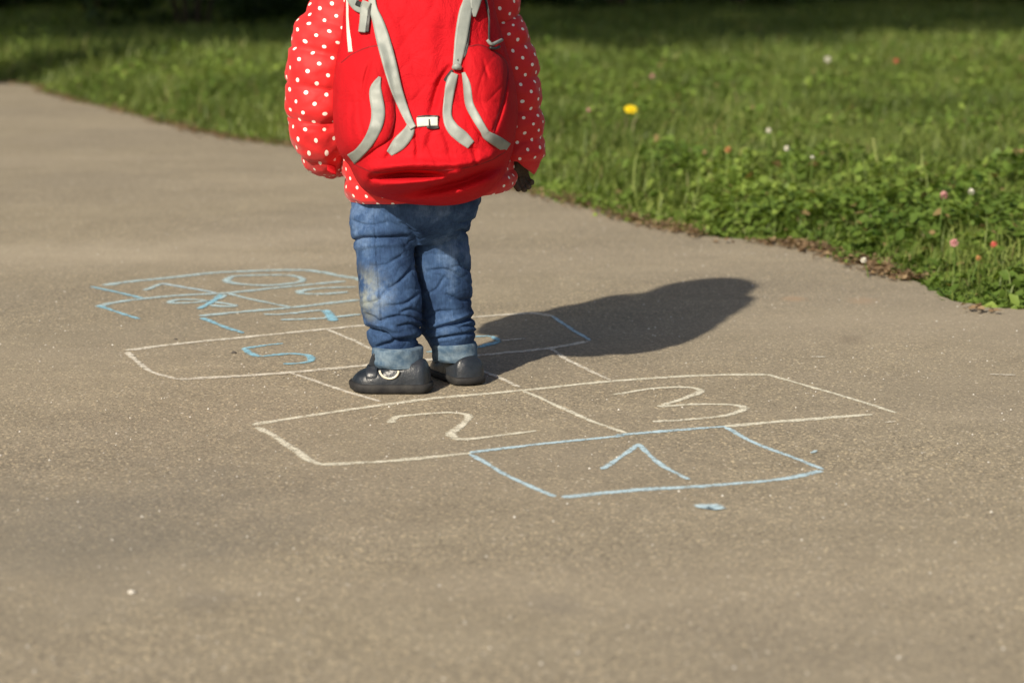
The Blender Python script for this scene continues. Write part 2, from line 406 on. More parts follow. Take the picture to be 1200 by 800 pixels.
# ---------------------------------------------------------------- chalk
CH = {
 'cream': m_chalk('cream_chalk', (.70, .67, .54), (.82, .79, .66), .47),
 'white': m_chalk('white_chalk', (.68, .63, .53), (.80, .76, .66), .48),
 'blue': m_chalk('blue_chalk', (.24, .52, .68), (.34, .62, .77), .46),
 'paleblue': m_chalk('pale_blue_chalk', (.44, .62, .72), (.56, .73, .82), .45),
 'faint': m_chalk('faint_blue_chalk', (.42, .58, .63), (.52, .68, .73), .46)}
CZ = [.0008]
def chalk(name, label, cat, strokes, group='chalk hopscotch on the path'):
    V = []; F = []; UV = []; mi = []; mats = []
    for st in strokes:
        pts, wid, mt = st; wid *= (1.25 if mt in ('cream', 'white') else 1.1)
        g = [atz(a, b) for a, b in pts]; L = sum((g[i+1]-g[i]).length for i in range(len(g)-1))
        n = max(6, int(L/.012)); c = crom([(p.x, p.y) for p in g], n)
        if mt not in mats: mats.append(mt)
        b = len(V); s = 0; ph = random.random()*50; CZ[0] += .00004
        for i in range(n):
            t = c[min(i+1, n-1)]-c[max(i-1, 0)]; t = t/max(1e-9, np.linalg.norm(t)); nr = np.array([-t[1], t[0]])
            if i: s += np.linalg.norm(c[i]-c[i-1])
            wob = mn.noise(Vector((s*9, ph, 0)))*.0035; ww = wid*(1+.35*mn.noise(Vector((s*14, ph, 5))))
            if i in (0, n-1): ww *= .55
            m_ = c[i]+nr*wob
            for k in (-.5, 0, .5):
                q = m_+nr*ww*k; V.append((q[0], q[1], CZ[0])); UV.append((k+.5, s))
        for i in range(n-1):
            for k in (0, 1):
                a = b+i*3+k; F.append((a, a+3, a+4, a+1)); mi.append(mats.index(mt))
    V = np.array(V); o0 = V.mean(0); o0[2] = 0
    me = mesh_np(name, V-o0, F, UV, False)
    for mm in mats: me.materials.append(CH[mm])
    me.polygons.foreach_set('material_index', mi); me.update()
    if me.polygons[0].normal.z < 0: me.flip_normals()
    o = bpy.data.objects.new(name, me); COL.objects.link(o); o.location = o0
    return tag(o, label, cat, group)
a_, b_ = .021, .0125
chalk('chalk_box', 'blue chalk square around the number one, nearest the camera', 'chalk drawing',
 [([(551, 532), (592, 556), (622, 570), (650, 582)], b_, 'paleblue'), ([(659, 583), (753, 574), (849, 568), (926, 560), (964, 551.6)], a_, 'paleblue'),
  ([(849, 500), (887, 520), (925, 534), (964, 550)], b_, 'paleblue')])
chalk('chalk_numeral', 'pale blue chalk number 1 in the nearest square', 'chalk number', [([(705, 550), (726, 537), (747.5, 520)], .012, 'paleblue'), ([(747.5, 520), (772, 543), (807, 562)], .0125, 'paleblue')])
chalk('chalk_box', 'wide cream chalk box split in two, holding numbers two and three', 'chalk drawing',
 [([(296, 498), (390, 483), (500, 468), (610, 458), (715, 447), (830, 440), (899, 439)], a_, 'cream'), ([(897, 438.5), (983, 463), (1050, 484)], b_, 'cream'),
  ([(302, 501), (335, 520), (361, 538), (377, 545)], .016, 'cream'), ([(376, 545), (463, 540), (551, 531)], a_, 'cream'),
  ([(551, 531), (610, 523), (718, 512), (734, 509), (850, 500)], .019, 'paleblue'), ([(850, 500), (930, 493), (1022, 486)], a_, 'cream'),
  ([(613, 458), (665, 481), (700, 496), (733, 508)], b_, 'cream')])
chalk('chalk_numeral', 'cream chalk number 2 left of the dividing line', 'chalk number', [([(458, 496), (462, 491), (471, 488), (515, 484), (540, 485), (550, 489), (540, 500), (529, 509), (537, 515), (559, 514), (628, 505)], .0175, 'cream')])
chalk('chalk_numeral', 'cream chalk number 3 in the right half of the wide box', 'chalk number', [([(719, 463), (761, 456), (803, 454), (821, 458), (803, 467), (772, 477)], .0175, 'cream'), ([(772, 477), (815, 474), (861, 475), (871, 480), (849, 487.5), (803, 492.5), (765, 494.5)], .0175, 'cream')])
chalk('chalk_line', 'short white chalk line running in front of the nearer shoe', 'chalk line', [([(340, 437), (390, 454), (445, 471)], b_, 'white')])
chalk('chalk_line', 'white chalk line coming out from behind the right heel', 'chalk line', [([(545, 428), (559, 433), (584, 443), (608, 454)], b_, 'white')])
chalk('chalk_line', 'white chalk line crossing the lower border of the child shadow', 'chalk line', [([(645, 409), (669, 424), (716, 446)], b_, 'white')])
chalk('chalk_box', 'white chalk box running behind the shoes with numbers five and four', 'chalk drawing',
 [([(148, 411), (221, 402), (294, 395), (382, 386), (425, 382), (490, 377), (555, 372), (595, 369), (625, 367.5), (647, 371)], .024, 'white'),
  ([(647, 371), (669, 386), (691, 399)], .014, 'paleblue'), ([(691, 400), (647, 408), (592, 414), (559, 417), (480, 424), (414, 430), (338, 437), (265, 442), (207, 445)], .024, 'white'),
  ([(149, 413), (160, 424), (177, 436), (207, 445)], .014, 'white'), ([(382, 386), (411, 398), (437, 410), (470, 424)], b_, 'white')])
chalk('chalk_numeral', 'sky blue chalk number 5 in the left half of the white box', 'chalk number', [([(332, 403), (312, 405), (285, 409)], .02, 'blue'), ([(285, 409), (294, 415), (306, 418), (338, 415), (361, 417), (364, 423), (352, 426), (332, 427)], .02, 'blue')])
chalk('chalk_numeral', 'blue chalk number 4 half hidden behind the legs', 'chalk number', [([(500, 413), (540, 410.5), (566, 406), (585, 400.5)], .022, 'blue'), ([(585, 400), (574, 394.5), (545, 396)], .018, 'blue'), ([(588, 400), (615, 397)], .018, 'white')])
chalk('chalk_box', 'farthest blue chalk outline with a rounded far side', 'chalk drawing',
 [([(107, 336.5), (137, 343), (169, 350.4)], .016, 'blue'), ([(122, 335), (148, 331), (207, 325), (253, 320), (300, 318), (338, 317), (367, 318), (399, 324), (422, 328), (436, 336), (445, 350)], .03, 'faint'),
  ([(113, 360), (148, 353), (207, 347), (265, 344), (323, 338), (405, 330)], .026, 'faint'), ([(115, 359), (137, 366), (164, 374.5)], .018, 'blue'),
  ([(265, 344), (294, 351), (341, 361)], .016, 'faint'), ([(234, 371), (294, 365), (341, 361), (420, 352)], .028, 'faint'), ([(236, 373), (259, 382), (285, 391)], .018, 'blue')])
chalk('chalk_numeral', 'faint blue chalk 0 inside the farthest outline', 'chalk number', [([(268, 326), (277, 324), (312, 323), (341, 323.5), (355, 328), (347, 332), (312, 335), (277, 333), (265, 329.5), (269, 326)], .025, 'faint')])
chalk('chalk_numeral', 'faint blue chalk hook shape left of the far 0', 'chalk number', [([(169, 341), (189, 333)], .018, 'faint'), ([(189, 333), (227, 339), (253, 344)], .018, 'paleblue')])
chalk('chalk_numeral', 'blue chalk number 8 between two far lines', 'chalk number', [([(262, 346), (252, 352), (232, 355), (210, 356), (199, 355), (208, 352), (232, 352), (262, 356), (276, 359), (262, 360), (245, 358)], .022, 'faint'), ([(259, 346), (250, 354), (232, 362.5)], .018, 'blue')])
chalk('chalk_numeral', 'faint blue chalk number 9 just left of the jeans', 'chalk number', [([(417, 337), (382, 338), (361, 340), (351, 343), (358, 345), (382, 345), (408, 343)], .024, 'faint')])
chalk('chalk_numeral', 'blurred blue chalk strokes with a thick blob, above the five', 'chalk number', [([(309, 369), (332, 369), (376, 364)], .022, 'faint'), ([(329, 375.5), (376, 374), (422, 369)], .024, 'faint'), ([(380, 364), (386, 370), (392, 377)], .026, 'blue')])
chalk('chalk_smudge', 'small solid pale blue chalk patch in front of the first square', 'chalk mark', [([(824, 597), (829, 595), (835, 595), (844, 598)], .046, 'paleblue')])
chalk('chalk_smudge', 'tiny blue chalk fleck right of the nearest square', 'chalk mark', [([(951, 532), (957, 529)], .009, 'paleblue')])
for p, lb in (([(1037, 496), (1048, 495)], 'short cream chalk tick right of the wide box'), ([(950, 419), (967, 419)], 'pale scuff above the number three box'), ([(1160, 440), (1190, 440.5)], 'pale scuff close to the right border of the photo'), ([(868, 298), (886, 298)], 'pale scuff near the grass edge')):
    chalk('chalk_smudge', lb, 'chalk mark', [(p, .009, 'white')])
# pebbles on the asphalt
def stone(x, y, s, mat, name='pebble'):
    bm = bmesh.new(); bmesh.ops.create_icosphere(bm, subdivisions=2, radius=s)
    for v in bm.verts:
        v.co *= 1+.35*mn.noise(v.co/s*1.3+Vector((x*9, y*9, 0))); v.co.z *= .5
    me = bpy.data.meshes.new(name); bm.to_mesh(me); bm.free()
    o = obj(name, me, mat); o.location = (x, y, s*.35); o.rotation_euler.z = x*40; return o
st_l = m_simple('pale_stone', (.55, .52, .46), (.75, .72, .66), 60, .8); st_d = m_simple('dark_stone', (.05, .045, .04), (.10, .09, .08), 60, .8)
for px, py, s, mt, lb in ((154, 695, .0055, st_l, 'small white pebble lying alone on the lower left asphalt'), (274, 414, .006, st_d, 'small dark stone inside the box with the five'),
                      (206, 398, .004, st_d, 'tiny dark stone above the left end of the white box'), (1138, 360, .005, st_d, 'small dark stone beside the weeds at the right edge')):
    p = atz(px, py); tag(stone(p.x, p.y, s, mt), lb, 'pebble')
bits = []; 
n = 5200; x = rng.uniform(-2.6, 2.6, n); y = 2.4+8*rng.random(n)**1.5; d = edge_dist(x, y); k = d < -.02; x, y = x[k], y[k]; n = len(x)
T = np.array([[1, 0, -.3], [-.5, .87, -.3], [-.5, -.87, -.3], [0, 0, .6]])
s = .0008+.0026*rng.random(n)**2.5; V = np.stack([x, y, np.zeros(n)], 1)[:, None, :]+T[None]*s[:, None, None]*rng.uniform(.6, 1.4, (n, 4, 1)); V[:, :, 2] += (s*.3)[:, None]
b = np.arange(n)[:, None]*4; F = np.concatenate([b+np.array([r]) for r in ([0, 1, 3], [1, 2, 3], [2, 0, 3])])
tag(obj('grit', mesh_np('grit', V.reshape(-1, 3), F, None, False), st_l), 'loose pale grit scattered over the asphalt', 'grit', kind='stuff')
# ================================================================ the child
def loft(P, RA, RB, nt, nr, U0=None, ex=1.0, disp=None, seam=None, cap=(True, True), horizontal=False, shear=None):
    if seam is None: seam = math.pi/2 if horizontal else -math.pi/2
    c = crom(P, nt); ra = crom([(r,) for r in RA], nt)[:, 0]; rb = crom([(r,) for r in RB], nt)[:, 0]
    V = []; UV = []; arc = 0; up = Vector(U0 or (1, 0, 0)); tot = float(np.mean(ra)+np.mean(rb))/2
    for i in range(nt):
        if i: arc += np.linalg.norm(c[i]-c[i-1])
        if horizontal: Uv, Wv, T = Vector((1, 0, 0)), Vector((0, 1, 0)), Vector((0, 0, 1))
        else:
            T = Vector(c[min(i+1, nt-1)]-c[max(i-1, 0)]).normalized()
            Uv = (up-T*up.dot(T)).normalized(); up = Uv; Wv = T.cross(Uv)
        for j in range(nr+1):
            th = seam+2*math.pi*j/nr; cx, sx = math.cos(th), math.sin(th)
            px = math.copysign(abs(cx)**ex, cx); py = math.copysign(abs(sx)**ex, sx)
            v = Vector(c[i])+Uv*ra[i]*px+Wv*rb[i]*py
            if disp:
                nn = (Uv*px*rb[i]+Wv*py*ra[i]).normalized(); v = v+nn*disp(th, arc, v, i/(nt-1), nn)
            if shear: v.z += shear(v)
            V.append(v); UV.append((j/nr*2*math.pi*tot, arc))
    F = [(i*(nr+1)+j, i*(nr+1)+j+1, (i+1)*(nr+1)+j+1, (i+1)*(nr+1)+j) for i in range(nt-1) for j in range(nr)]
    for e, on in ((0, cap[0]), (nt-1, cap[1])):
        if not on: continue
        k = len(V); V.append(Vector(c[e])); UV.append(UV[e*(nr+1)])
        for j in range(nr):
            a, b = e*(nr+1)+j, e*(nr+1)+j+1
            F.append((k, b, a) if e == 0 else (k, a, b))
    return [tuple(v) for v in V], F, UV
def P3(px, py, Y): return tuple(aty(px, py, Y))
def pxm(w, Y=5.03): return w*Y/FPX
MJ = m_jacket()
GREY = m_simple('reflective_grey_webbing', (.20, .222, .208), (.28, .302, .280), 30, .5, .4, .25, .0008)
REDP = M('red_pack_cloth', .78, .15); REDP.color(REDP.ramp(REDP.noise(10, 4), [(.3, (.44, .005, .011)), (.7, (.52, .007, .014))])); REDP.bump(REDP.noise(22, 6, .7, None, .8), .8, .008); REDP = REDP.m
REDD = M('red_pocket_cloth', .78, .15); REDD.color(REDD.ramp(REDD.noise(10, 4), [(.3, (.40, .005, .010)), (.7, (.48, .007, .013))])); REDD.bump(REDD.noise(30, 6, .7, None, .6), .55, .006); REDD = REDD.m
WHT = m_simple('white_tape', (.50, .50, .45), (.60, .60, .54), 30, .6, .3, .1)
BLK = m_simple('black_trim', (.012, .012, .013), (.03, .03, .03), 60, .5, .4, .2)
LEA = m_simple('navy_black_leather', (.010, .014, .020), (.028, .034, .045), 22, .36, .5, .5, .002)
SOL = m_simple('shoe_sole_rubber', (.012, .012, .014), (.035, .034, .033), 40, .7, .25, .4, .001)
CRM = m_simple('cream_sock_edge', (.62, .56, .44), (.75, .70, .58), 80, .8, .2, .3)
SKIN = m_simple('skin', (.50, .30, .22), (.58, .36, .27), 20, .55, .4, .1)
HAIR = m_simple('brown_hair', (.10, .05, .025), (.22, .12, .06), 60, .6, .3, .6, .003)
GLV = m_simple('dark_knit_glove', (.06, .045, .034), (.10, .078, .058), 120, .9, .2, .3, .0008)
SMEAR = tuple(Vector(P3(428, 345, 4.93))-Vector((-.20, 5.0, 0)))
DEN = m_denim()
CUF = M('turned_denim', .9, .1); CUF.color(CUF.ramp(CUF.noise(60, 4), [(.35, (.06, .105, .165)), (.65, (.16, .22, .28))])); CUF.bump(CUF.noise(300, 2), .4, .001); CUF = CUF.m

kid = empty('person', (-.20, 5.0, 0)); bpy.context.view_layer.update()
tag(kid, 'small child seen from behind in red polka dot jacket and blue jeans on the hopscotch', 'person')

# --- body: one skin surface with head and face, mostly under the clothes
sk = {}
def kv(name, p, r): sk[name] = (Vector(p), r)
kv('pelvis', (-.20, 5.02, .44), .065); kv('belly', (-.205, 5.02, .54), .07); kv('chest', (-.205, 5.03, .68), .078); kv('neckbase', (-.205, 5.035, .79), .045); kv('neck', (-.205, 5.06, .84), .034); kv('skull', (-.175, 5.09, .88), .04)
for s, hx, kx, Yk, ax, Ya in (('l', -.245, -.262, 4.97, -.232, 4.97), ('r', -.160, -.138, 5.05, -.118, 5.06)):
    kv('hip'+s, (hx, 5.02, .39), .046); kv('knee'+s, (kx, Yk, .235), .040); kv('ankle'+s, (ax, Ya, .065), .025)
kv('toel', (-.29, 4.985, .03), .018); kv('toer', (-.165, 5.14, .03), .018)
kv('shl', P3(430, -12, 5.02), .040); kv('ell', P3(378, 165, 4.99), .030); kv('wrl', P3(430, 168, 5.26), .018)
kv('shr', P3(550, -10, 5.04), .040); kv('elr', P3(596, 85, 5.06), .030); kv('wrr', P3(607, 178, 5.06), .018)
ke = [('pelvis', 'belly'), ('belly', 'chest'), ('chest', 'neckbase'), ('neckbase', 'neck'), ('neck', 'skull'), ('pelvis', 'hipl'), ('pelvis', 'hipr'), ('hipl', 'kneel'), ('hipr', 'kneer'), ('kneel', 'anklel'), ('kneer', 'ankler'), ('anklel', 'toel'), ('ankler', 'toer'), ('chest', 'shl'), ('chest', 'shr'), ('shl', 'ell'), ('ell', 'wrl'), ('shr', 'elr'), ('elr', 'wrr')]
def skinned(nm, sk, ke, rootname, sub=1):
    names = list(sk); me = bpy.data.meshes.new(nm); me.from_pydata([sk[n][0] for n in names], [(names.index(a), names.index(b)) for a, b in ke], [])
    o = bpy.data.objects.new(nm, me); COL.objects.link(o)
    o.modifiers.new('s', 'SKIN')
    for i, n in enumerate(names):
        me.skin_vertices[0].data[i].radius = (sk[n][1],)*2; me.skin_vertices[0].data[i].use_root = (n == rootname)
    m = o.modifiers.new('u', 'SUBSURF'); m.levels = sub; m.render_levels = sub
    return bake(o)
tmp = skinned('body', sk, ke, 'pelvis', 2)
bm = bmesh.new(); bm.from_mesh(tmp.data)
# head: an egg with brow, nose, cheeks, chin and ears, bowed forward (the face looks down and away)
hb = bmesh.new(); bmesh.ops.create_icosphere(hb, subdivisions=5, radius=1)
for v in hb.verts:
    p = v.co.copy(); x, y, z = p
    sx, sy, sz = .070, .083, .092
    if z < 0: sx *= 1-.22*(-z)**1.5; sy *= 1-.12*(-z)
    q = Vector((x*sx, y*sy, z*sz))
    if y > .2:
        g = lambda cx, cz, s: math.exp(-((x-cx)**2+(z-cz)**2)/s)
        q.y += .017*g(0, -.14, .018)+.007*g(0, .0, .01)-.010*g(.33, .04, .02)-.010*g(-.33, .04, .02)+.006*g(0, -.42, .012)-.004*g(0, -.50, .004)+.006*g(0, -.52, .008)+.008*g(0, -.8, .04)+.006*g(.4, -.3, .05)+.006*g(-.4, -.3, .05)
    if abs(x) > .8: q.x += math.copysign(.014, x)*math.exp(-((y+.05)**2*18+(z+.05)**2*9))
    v.co = q
from mathutils import Matrix
HM = Matrix.Translation((-.165, 5.11, .892)) @ Matrix.Rotation(R(-34), 4, 'X')
bmesh.ops.transform(hb, matrix=HM, verts=hb.verts)
t_me = bpy.data.meshes.new('t'); hb.to_mesh(t_me); hb.free(); bm.from_mesh(t_me)
bm.to_mesh(tmp.data); bm.free()
rm = tmp.modifiers.new('r', 'REMESH'); rm.mode = 'VOXEL'; rm.voxel_size = .0042; rm.use_smooth_shade = True
sm = tmp.modifiers.new('k', 'SMOOTH'); sm.iterations = 3
bake(tmp); tmp.data.transform(Matrix.Translation(-kid.location)); tmp.data.materials.clear(); tmp.data.materials.append(SKIN); tmp.parent = kid
for sx in (-1, 1):
    bme = bmesh.new(); bmesh.ops.create_uvsphere(bme, u_segments=16, v_segments=10, radius=.0105)
    bmesh.ops.transform(bme, matrix=Matrix.Translation(-kid.location) @ HM @ Matrix.Translation((.025*sx, .069, .005)), verts=bme.verts)
    m_ = bpy.data.meshes.new('eye'); bme.to_mesh(m_); bme.free(); obj('eye', m_, m_simple('eye_%d' % (sx+1), (.7, .7, .68), (.1, .06, .04), 30, .2, .5, 0), kid)
bh = bmesh.new(); bmesh.ops.create_icosphere(bh, subdivisions=5, radius=1)
for v in bh.verts:
    x, y, z = v.co
    keep = z > -.25+.55*max(0, y)+.3 if y > .1 else z > -.62
    f = 1+.07*mn.noise(Vector((x*9, y*2, z*2)))+.02*mn.noise(Vector((x*30, y*5, z*5)))
    k = 1.0 if keep else .80
    v.co = HM @ (Vector((x*.079*f*k, y*.092*f*k-.004, z*.101*f*k+.003)))
bmesh.ops.transform(bh, matrix=Matrix.Translation(-kid.location), verts=bh.verts)
m_ = bpy.data.meshes.new('hair'); bh.to_mesh(m_); bh.free(); hr = obj('hair', m_, HAIR, kid)
for p in m_.polygons: p.use_smooth = True

# --- jacket
SPC = .064
def baffle(arc, amp=.009, off=0.): return amp*(abs(math.sin(math.pi*(arc+off)/SPC))**.45)-amp*.7
def wr(v, s, a, sd=0): return a*(mn.noise(Vector((v.x*s+sd, v.y*s, v.z*s*1.3)))+.5*mn.noise(Vector((v.x*s*2.3, v.y*s*2.3+sd, v.z*s*2.6))))
rings = [(506, 227, 93, .150), (506, 220, 98, .160), (503, 205, 101, .165), (498, 170, 97, .145), (493, 120, 94, .135), (490, 70, 91, .13), (488, 30, 89, .125), (487, 2, 82, .115), (486, -14, 62, .095), (486, -26, 44, .075), (486, -35, 38, .068)]
shear = lambda v: .09*(v.x+.17)*max(0, min(1, (.56-v.z)/.18))
v, f, uv = loft([P3(a, b, 5.03) for a, b, c, d in rings], [pxm(r[2]) for r in rings], [r[3] for r in rings], 150, 120, ex=.88, horizontal=True,
                disp=lambda th, arc, p, t, nn: baffle(arc, .008, .02)+wr(p, 22, .006), shear=shear)
jk = child('jacket', v, f, MJ, kid, uv)
def wrinkle_sleeve(th, arc, p, t, nn):
    return baffle(arc, .010, .01)+wr(p, 17, .006, 9)+wr(p, 45, .0026, 2)
SL = [(440, -14, 5.01, .040), (412, 2, 5.0, .062), (390, 45, 4.99, .078), (377, 95, 4.98, .075), (375, 135, 4.985, .068), (377, 165, 5.00, .058), (383, 180, 5.05, .050), (394, 183, 5.12, .047), (412, 178, 5.20, .042), (430, 170, 5.26, .034)]
v, f, uv = loft([P3(a, b, c) for a, b, c, d in SL], [s[3] for s in SL], [s[3]*.95 for s in SL], 150, 72, U0=(1, 0, 0), disp=wrinkle_sleeve)
sl = child('sleeve', v, f, MJ, jk, uv)
SR = [(536, -20, 5.03, .048), (568, -2, 5.04, .060), (579, 30, 5.05, .062), (590, 65, 5.05, .065), (597, 105, 5.05, .066), (601, 145, 5.05, .065), (605, 172, 5.05, .060), (606, 185, 5.05, .053), (606, 187, 5.05, .038)]
v, f, uv = loft([P3(a, b, c) for a, b, c, d in SR], [s[3] for s in SR], [s[3]*.95 for s in SR], 140, 72, U0=(1, 0, 0), disp=wrinkle_sleeve)
sr = child('sleeve', v, f, MJ, jk, uv)
# grey cuff tab on the left forearm
def tube(path, r, n=10, nt=None, rb=None): 
    return loft(path, [r]*len(path), [rb or r]*len(path), nt or max(8, len(path)*4), n)
v, f, uv = tube([P3(391, 171, 4.985), P3(388, 177, 4.985), P3(386, 184, 4.99)], .0035, 8, 8, .0025); child('cuff_tab', v, f, GREY, sl)
# hood over the bowed head, open-faced; unseen, put up to round the cast shadow
bh = bmesh.new(); bmesh.ops.create_icosphere(bh, subdivisions=5, radius=1)
bmesh.ops.delete(bh, geom=[v for v in bh.verts if v.co.y > .62 and v.co.z > -.75], context='VERTS')
HU = [];
for v in bh.verts:
    x, y, z = v.co; f_ = 1+.05*mn.noise(Vector((x*2.5, y*2.5, z*2.5)))+.03*abs(math.sin(z*5))
    v.co = HM @ Vector((x*(.124+.06*max(0, -z-.1))*f_, y*.118*f_-.008, z*.132*f_-.004)); HU.append((math.atan2(x, -y)*.11, z*.13))
hv = [tuple(v.co) for v in bh.verts]; bh.faces.ensure_lookup_table(); bh.verts.index_update(); hf = [tuple(q.index for q in f.verts) for f in bh.faces]; bh.free()
child('hood', hv, hf, MJ, jk, HU).modifiers.new('thickness', 'SOLIDIFY').thickness = .008
v, f, uv = loft([(-.208, 5.055, .80), (-.208, 5.065, .84), (-.208, 5.07, .865)], [.062, .060, .058], [.062, .060, .056], 12, 40, horizontal=True, cap=(False, False))
child('collar', v, f, MJ, jk, uv)

# --- gloves
def glove(w, d, side, par):
    w = Vector(w); d = Vector(d).normalized(); s = Vector(side).normalized(); nrm = d.cross(s)
    g = {'w': (w, .017), 'p': (w+d*.022, .019)}; e = [('w', 'p')]
    for i, (o, L, c) in enumerate(((-.0165, .034, .35), (-.0055, .039, .45), (.0055, .036, .55), (.0160, .029, .7))):
        k = w+d*.044+s*o; g['k%d' % i] = (k, .0084)
        m1 = k+d*L*.5*math.cos(c)+nrm*L*.5*math.sin(c); g['m%d' % i] = (m1, .0078)
        g['t%d' % i] = (m1+d*L*.5*math.cos(c*2.2)+nrm*L*.5*math.sin(c*2.2), .0066)
        e += [('p', 'k%d' % i), ('k%d' % i, 'm%d' % i), ('m%d' % i, 't%d' % i)]
    g['th'] = (w+d*.024-s*.022, .0080); g['th2'] = (w+d*.040-s*.030+nrm*.006, .0068); g['th3'] = (w+d*.053-s*.031+nrm*.013, .0056)
    e += [('p', 'th'), ('th', 'th2'), ('th2', 'th3')]
    o = skinned('glove', g, e, 'w', 2); o.data.transform(Matrix.Translation(-kid.location)); o.data.materials.clear(); o.data.materials.append(GLV)
    for p in o.data.polygons: p.use_smooth = True
    o.parent = par; return o
glove(P3(609, 183, 5.05), (.02, .05, -1), (.75, .66, 0), kid)
glove(P3(434, 168, 5.275), (1, .3, .1), (0, .2, 1), kid)

# --- jeans: pelvis and two legs grown together, then folded
def Lg(lst, bmul): return [P3(a, b, Y) for a, b, w_, Y in lst], [pxm(w_) for a, b, w_, Y in lst], [pxm(w_)*bmul for a, b, w_, Y in lst]
LL = [(458, 200, 28, 5.01), (453, 228, 36, 5.005), (450, 248, 40, 5.0), (449, 270, 38.5, 4.995), (451, 298, 34, 4.985), (455, 330, 35.5, 4.97), (458, 356, 37, 4.96), (461, 378, 34.5, 4.955), (461, 398, 29.5, 4.955), (465, 413, 25, 4.96), (466, 428, 22, 4.96)]
LR = [(522, 200, 28, 5.03), (526, 232, 38, 5.03), (519, 256, 36, 5.04), (515, 276, 35, 5.05), (517, 300, 35, 5.055), (518, 325, 36, 5.06), (519, 350, 35, 5.06), (520, 366, 34, 5.06), (524, 383, 35, 5.055), (528, 400, 28, 5.05), (531, 420, 20, 5.05)]
PV = [(487, 190, 66), (487, 215, 70), (487, 240, 75), (487, 262, 66), (488, 285, 42)]
tm = bpy.data.meshes.new('jeans'); bm = bmesh.new()
for (v, f, uv) in (loft(*Lg(LL, 1.0), 60, 64, horizontal=True), loft(*Lg(LR, 1.12), 60, 64, horizontal=True),
                   loft([P3(a, b, 5.01) for a, b, c in PV], [pxm(c) for a, b, c in PV], [.098, .1, .1, .085, .04], 40, 80, horizontal=True)):
    m_ = bpy.data.meshes.new('t'); m_.from_pydata(v, [], f); bm.from_mesh(m_)
bmesh.ops.remove_doubles(bm, verts=bm.verts, dist=1e-5); bmesh.ops.recalc_face_normals(bm, faces=bm.faces); bm.to_mesh(tm); bm.free()
jn = bpy.data.objects.new('jeans', tm); COL.objects.link(jn)
rm = jn.modifiers.new('r', 'REMESH'); rm.mode = 'VOXEL'; rm.voxel_size = .0026; rm.use_smooth_shade = True
sm = jn.modifiers.new('k', 'SMOOTH'); sm.iterations = 10
bake(jn)
JF = [([(409, 284), (425, 279), (445, 279), (476, 277)], 1.8, .009), ([(411, 275), (440, 271), (476, 271)], 4, -.003), ([(416, 290), (445, 287), (472, 286)], 3, -.004), ([(412, 258), (430, 264), (452, 262)], 1.8, .005), ([(470, 262), (482, 272), (490, 285)], 2, .007),
      ([(470, 300), (452, 310), (432, 312)], 2, .005), ([(486, 312), (468, 330), (455, 338)], 2, .006), ([(424, 356), (442, 352), (452, 340)], 1.8, .005), ([(490, 345), (474, 356), (452, 358)], 2, .006), ([(470, 366), (482, 362), (495, 366)], 1.8, .006),
      ([(425, 384), (438, 388), (450, 391), (462, 398)], 2, .014), ([(430, 378), (448, 381), (466, 388)], 3, -.006), ([(443, 377), (462, 371), (480, 371), (497, 377)], 1.8, .008), ([(466, 383), (482, 380), (496, 386)], 1.8, .007), ([(443, 406), (466, 400), (494, 397)], 2, .010), ([(444, 399), (466, 394), (494, 390)], 3, -.005), ([(428, 368), (438, 372), (446, 379)], 1.8, .005),
      ([(436, 245), (439, 300), (443, 350), (447, 400)], 1.1, -.0028), ([(438.5, 245), (441.5, 300), (445.5, 350), (449.5, 400)], .9, .0022),
      ([(500, 389), (520, 382), (540, 377), (556, 371)], 2, .012), ([(503, 399), (530, 394), (558, 389)], 1.8, .010), ([(505, 383), (530, 376), (555, 366)], 3, -.005), ([(540, 383), (550, 381), (560, 383)], 1.6, .007), ([(498, 372), (512, 366), (528, 365)], 1.8, .006),
      ([(500, 318), (520, 316), (536, 322), (552, 334)], 2, .005), ([(534, 273), (545, 272), (556, 275)], 1.8, .007), ([(540, 262), (548, 262), (556, 258)], 1.8, .006), ([(524, 345), (540, 352), (554, 350)], 2, .006), ([(500, 345), (512, 338), (520, 326)], 2, .006), ([(536, 300), (543, 312), (553, 318)], 1.8, .005)]
def seg_field(X, Y, strokes):
    out = np.zeros(len(X))
    for pts, wd, dp in strokes:
        best = np.full(len(X), 1e9)
        c = crom(pts, 12); nseg = len(c)-1
        tt = np.zeros(len(X))
        for i in range(nseg):
            a, b = c[i], c[i+1]; d_ = b-a; t = np.clip(((X-a[0])*d_[0]+(Y-a[1])*d_[1])/max(1e-9, (d_**2).sum()), 0, 1)
            q = (X-a[0]-t*d_[0])**2+(Y-a[1]-t*d_[1])**2; k = q < best; best[k] = q[k]; tt[k] = (i+t[k])/nseg
        out += dp*np.exp(-best/(wd*wd))*(.35+.65*np.sin(np.pi*np.clip(tt, .02, .98))**.5)
    return out
def displace(me, strokes, ns, na, sd=0, aniso=2.2):
    n = len(me.vertices); co = np.empty(n*3); me.vertices.foreach_get('co', co); co = co.reshape(-1, 3)
    nr_ = np.array([v.normal[:] for v in me.vertices])
    X, Y = topx(co[:, 0], co[:, 1], co[:, 2]); dd = seg_field(X, Y, strokes)
    def hh(p):
        q = Vector((p[0]*ns+sd, p[1]*ns, p[2]*ns*aniso+p[0]*ns*.7)); q2 = Vector((p[0]*ns*1.3-p[2]*ns*.5, p[1]*ns*1.3+sd, p[2]*ns*1.9))
        return .7*mn.noise(q)-.36*max(0, 1-5*abs(mn.noise(q+Vector((5, 1, 2)))))**1.5-.25*max(0, 1-6*abs(mn.noise(q2*1.6)))**1.5
    nn = np.array([hh(p) for p in co])
    co += nr_*(-dd+na*nn)[:, None]; me.vertices.foreach_set('co', co.ravel()); me.update()
displace(jn.data, JF, 15, .0042, 3)
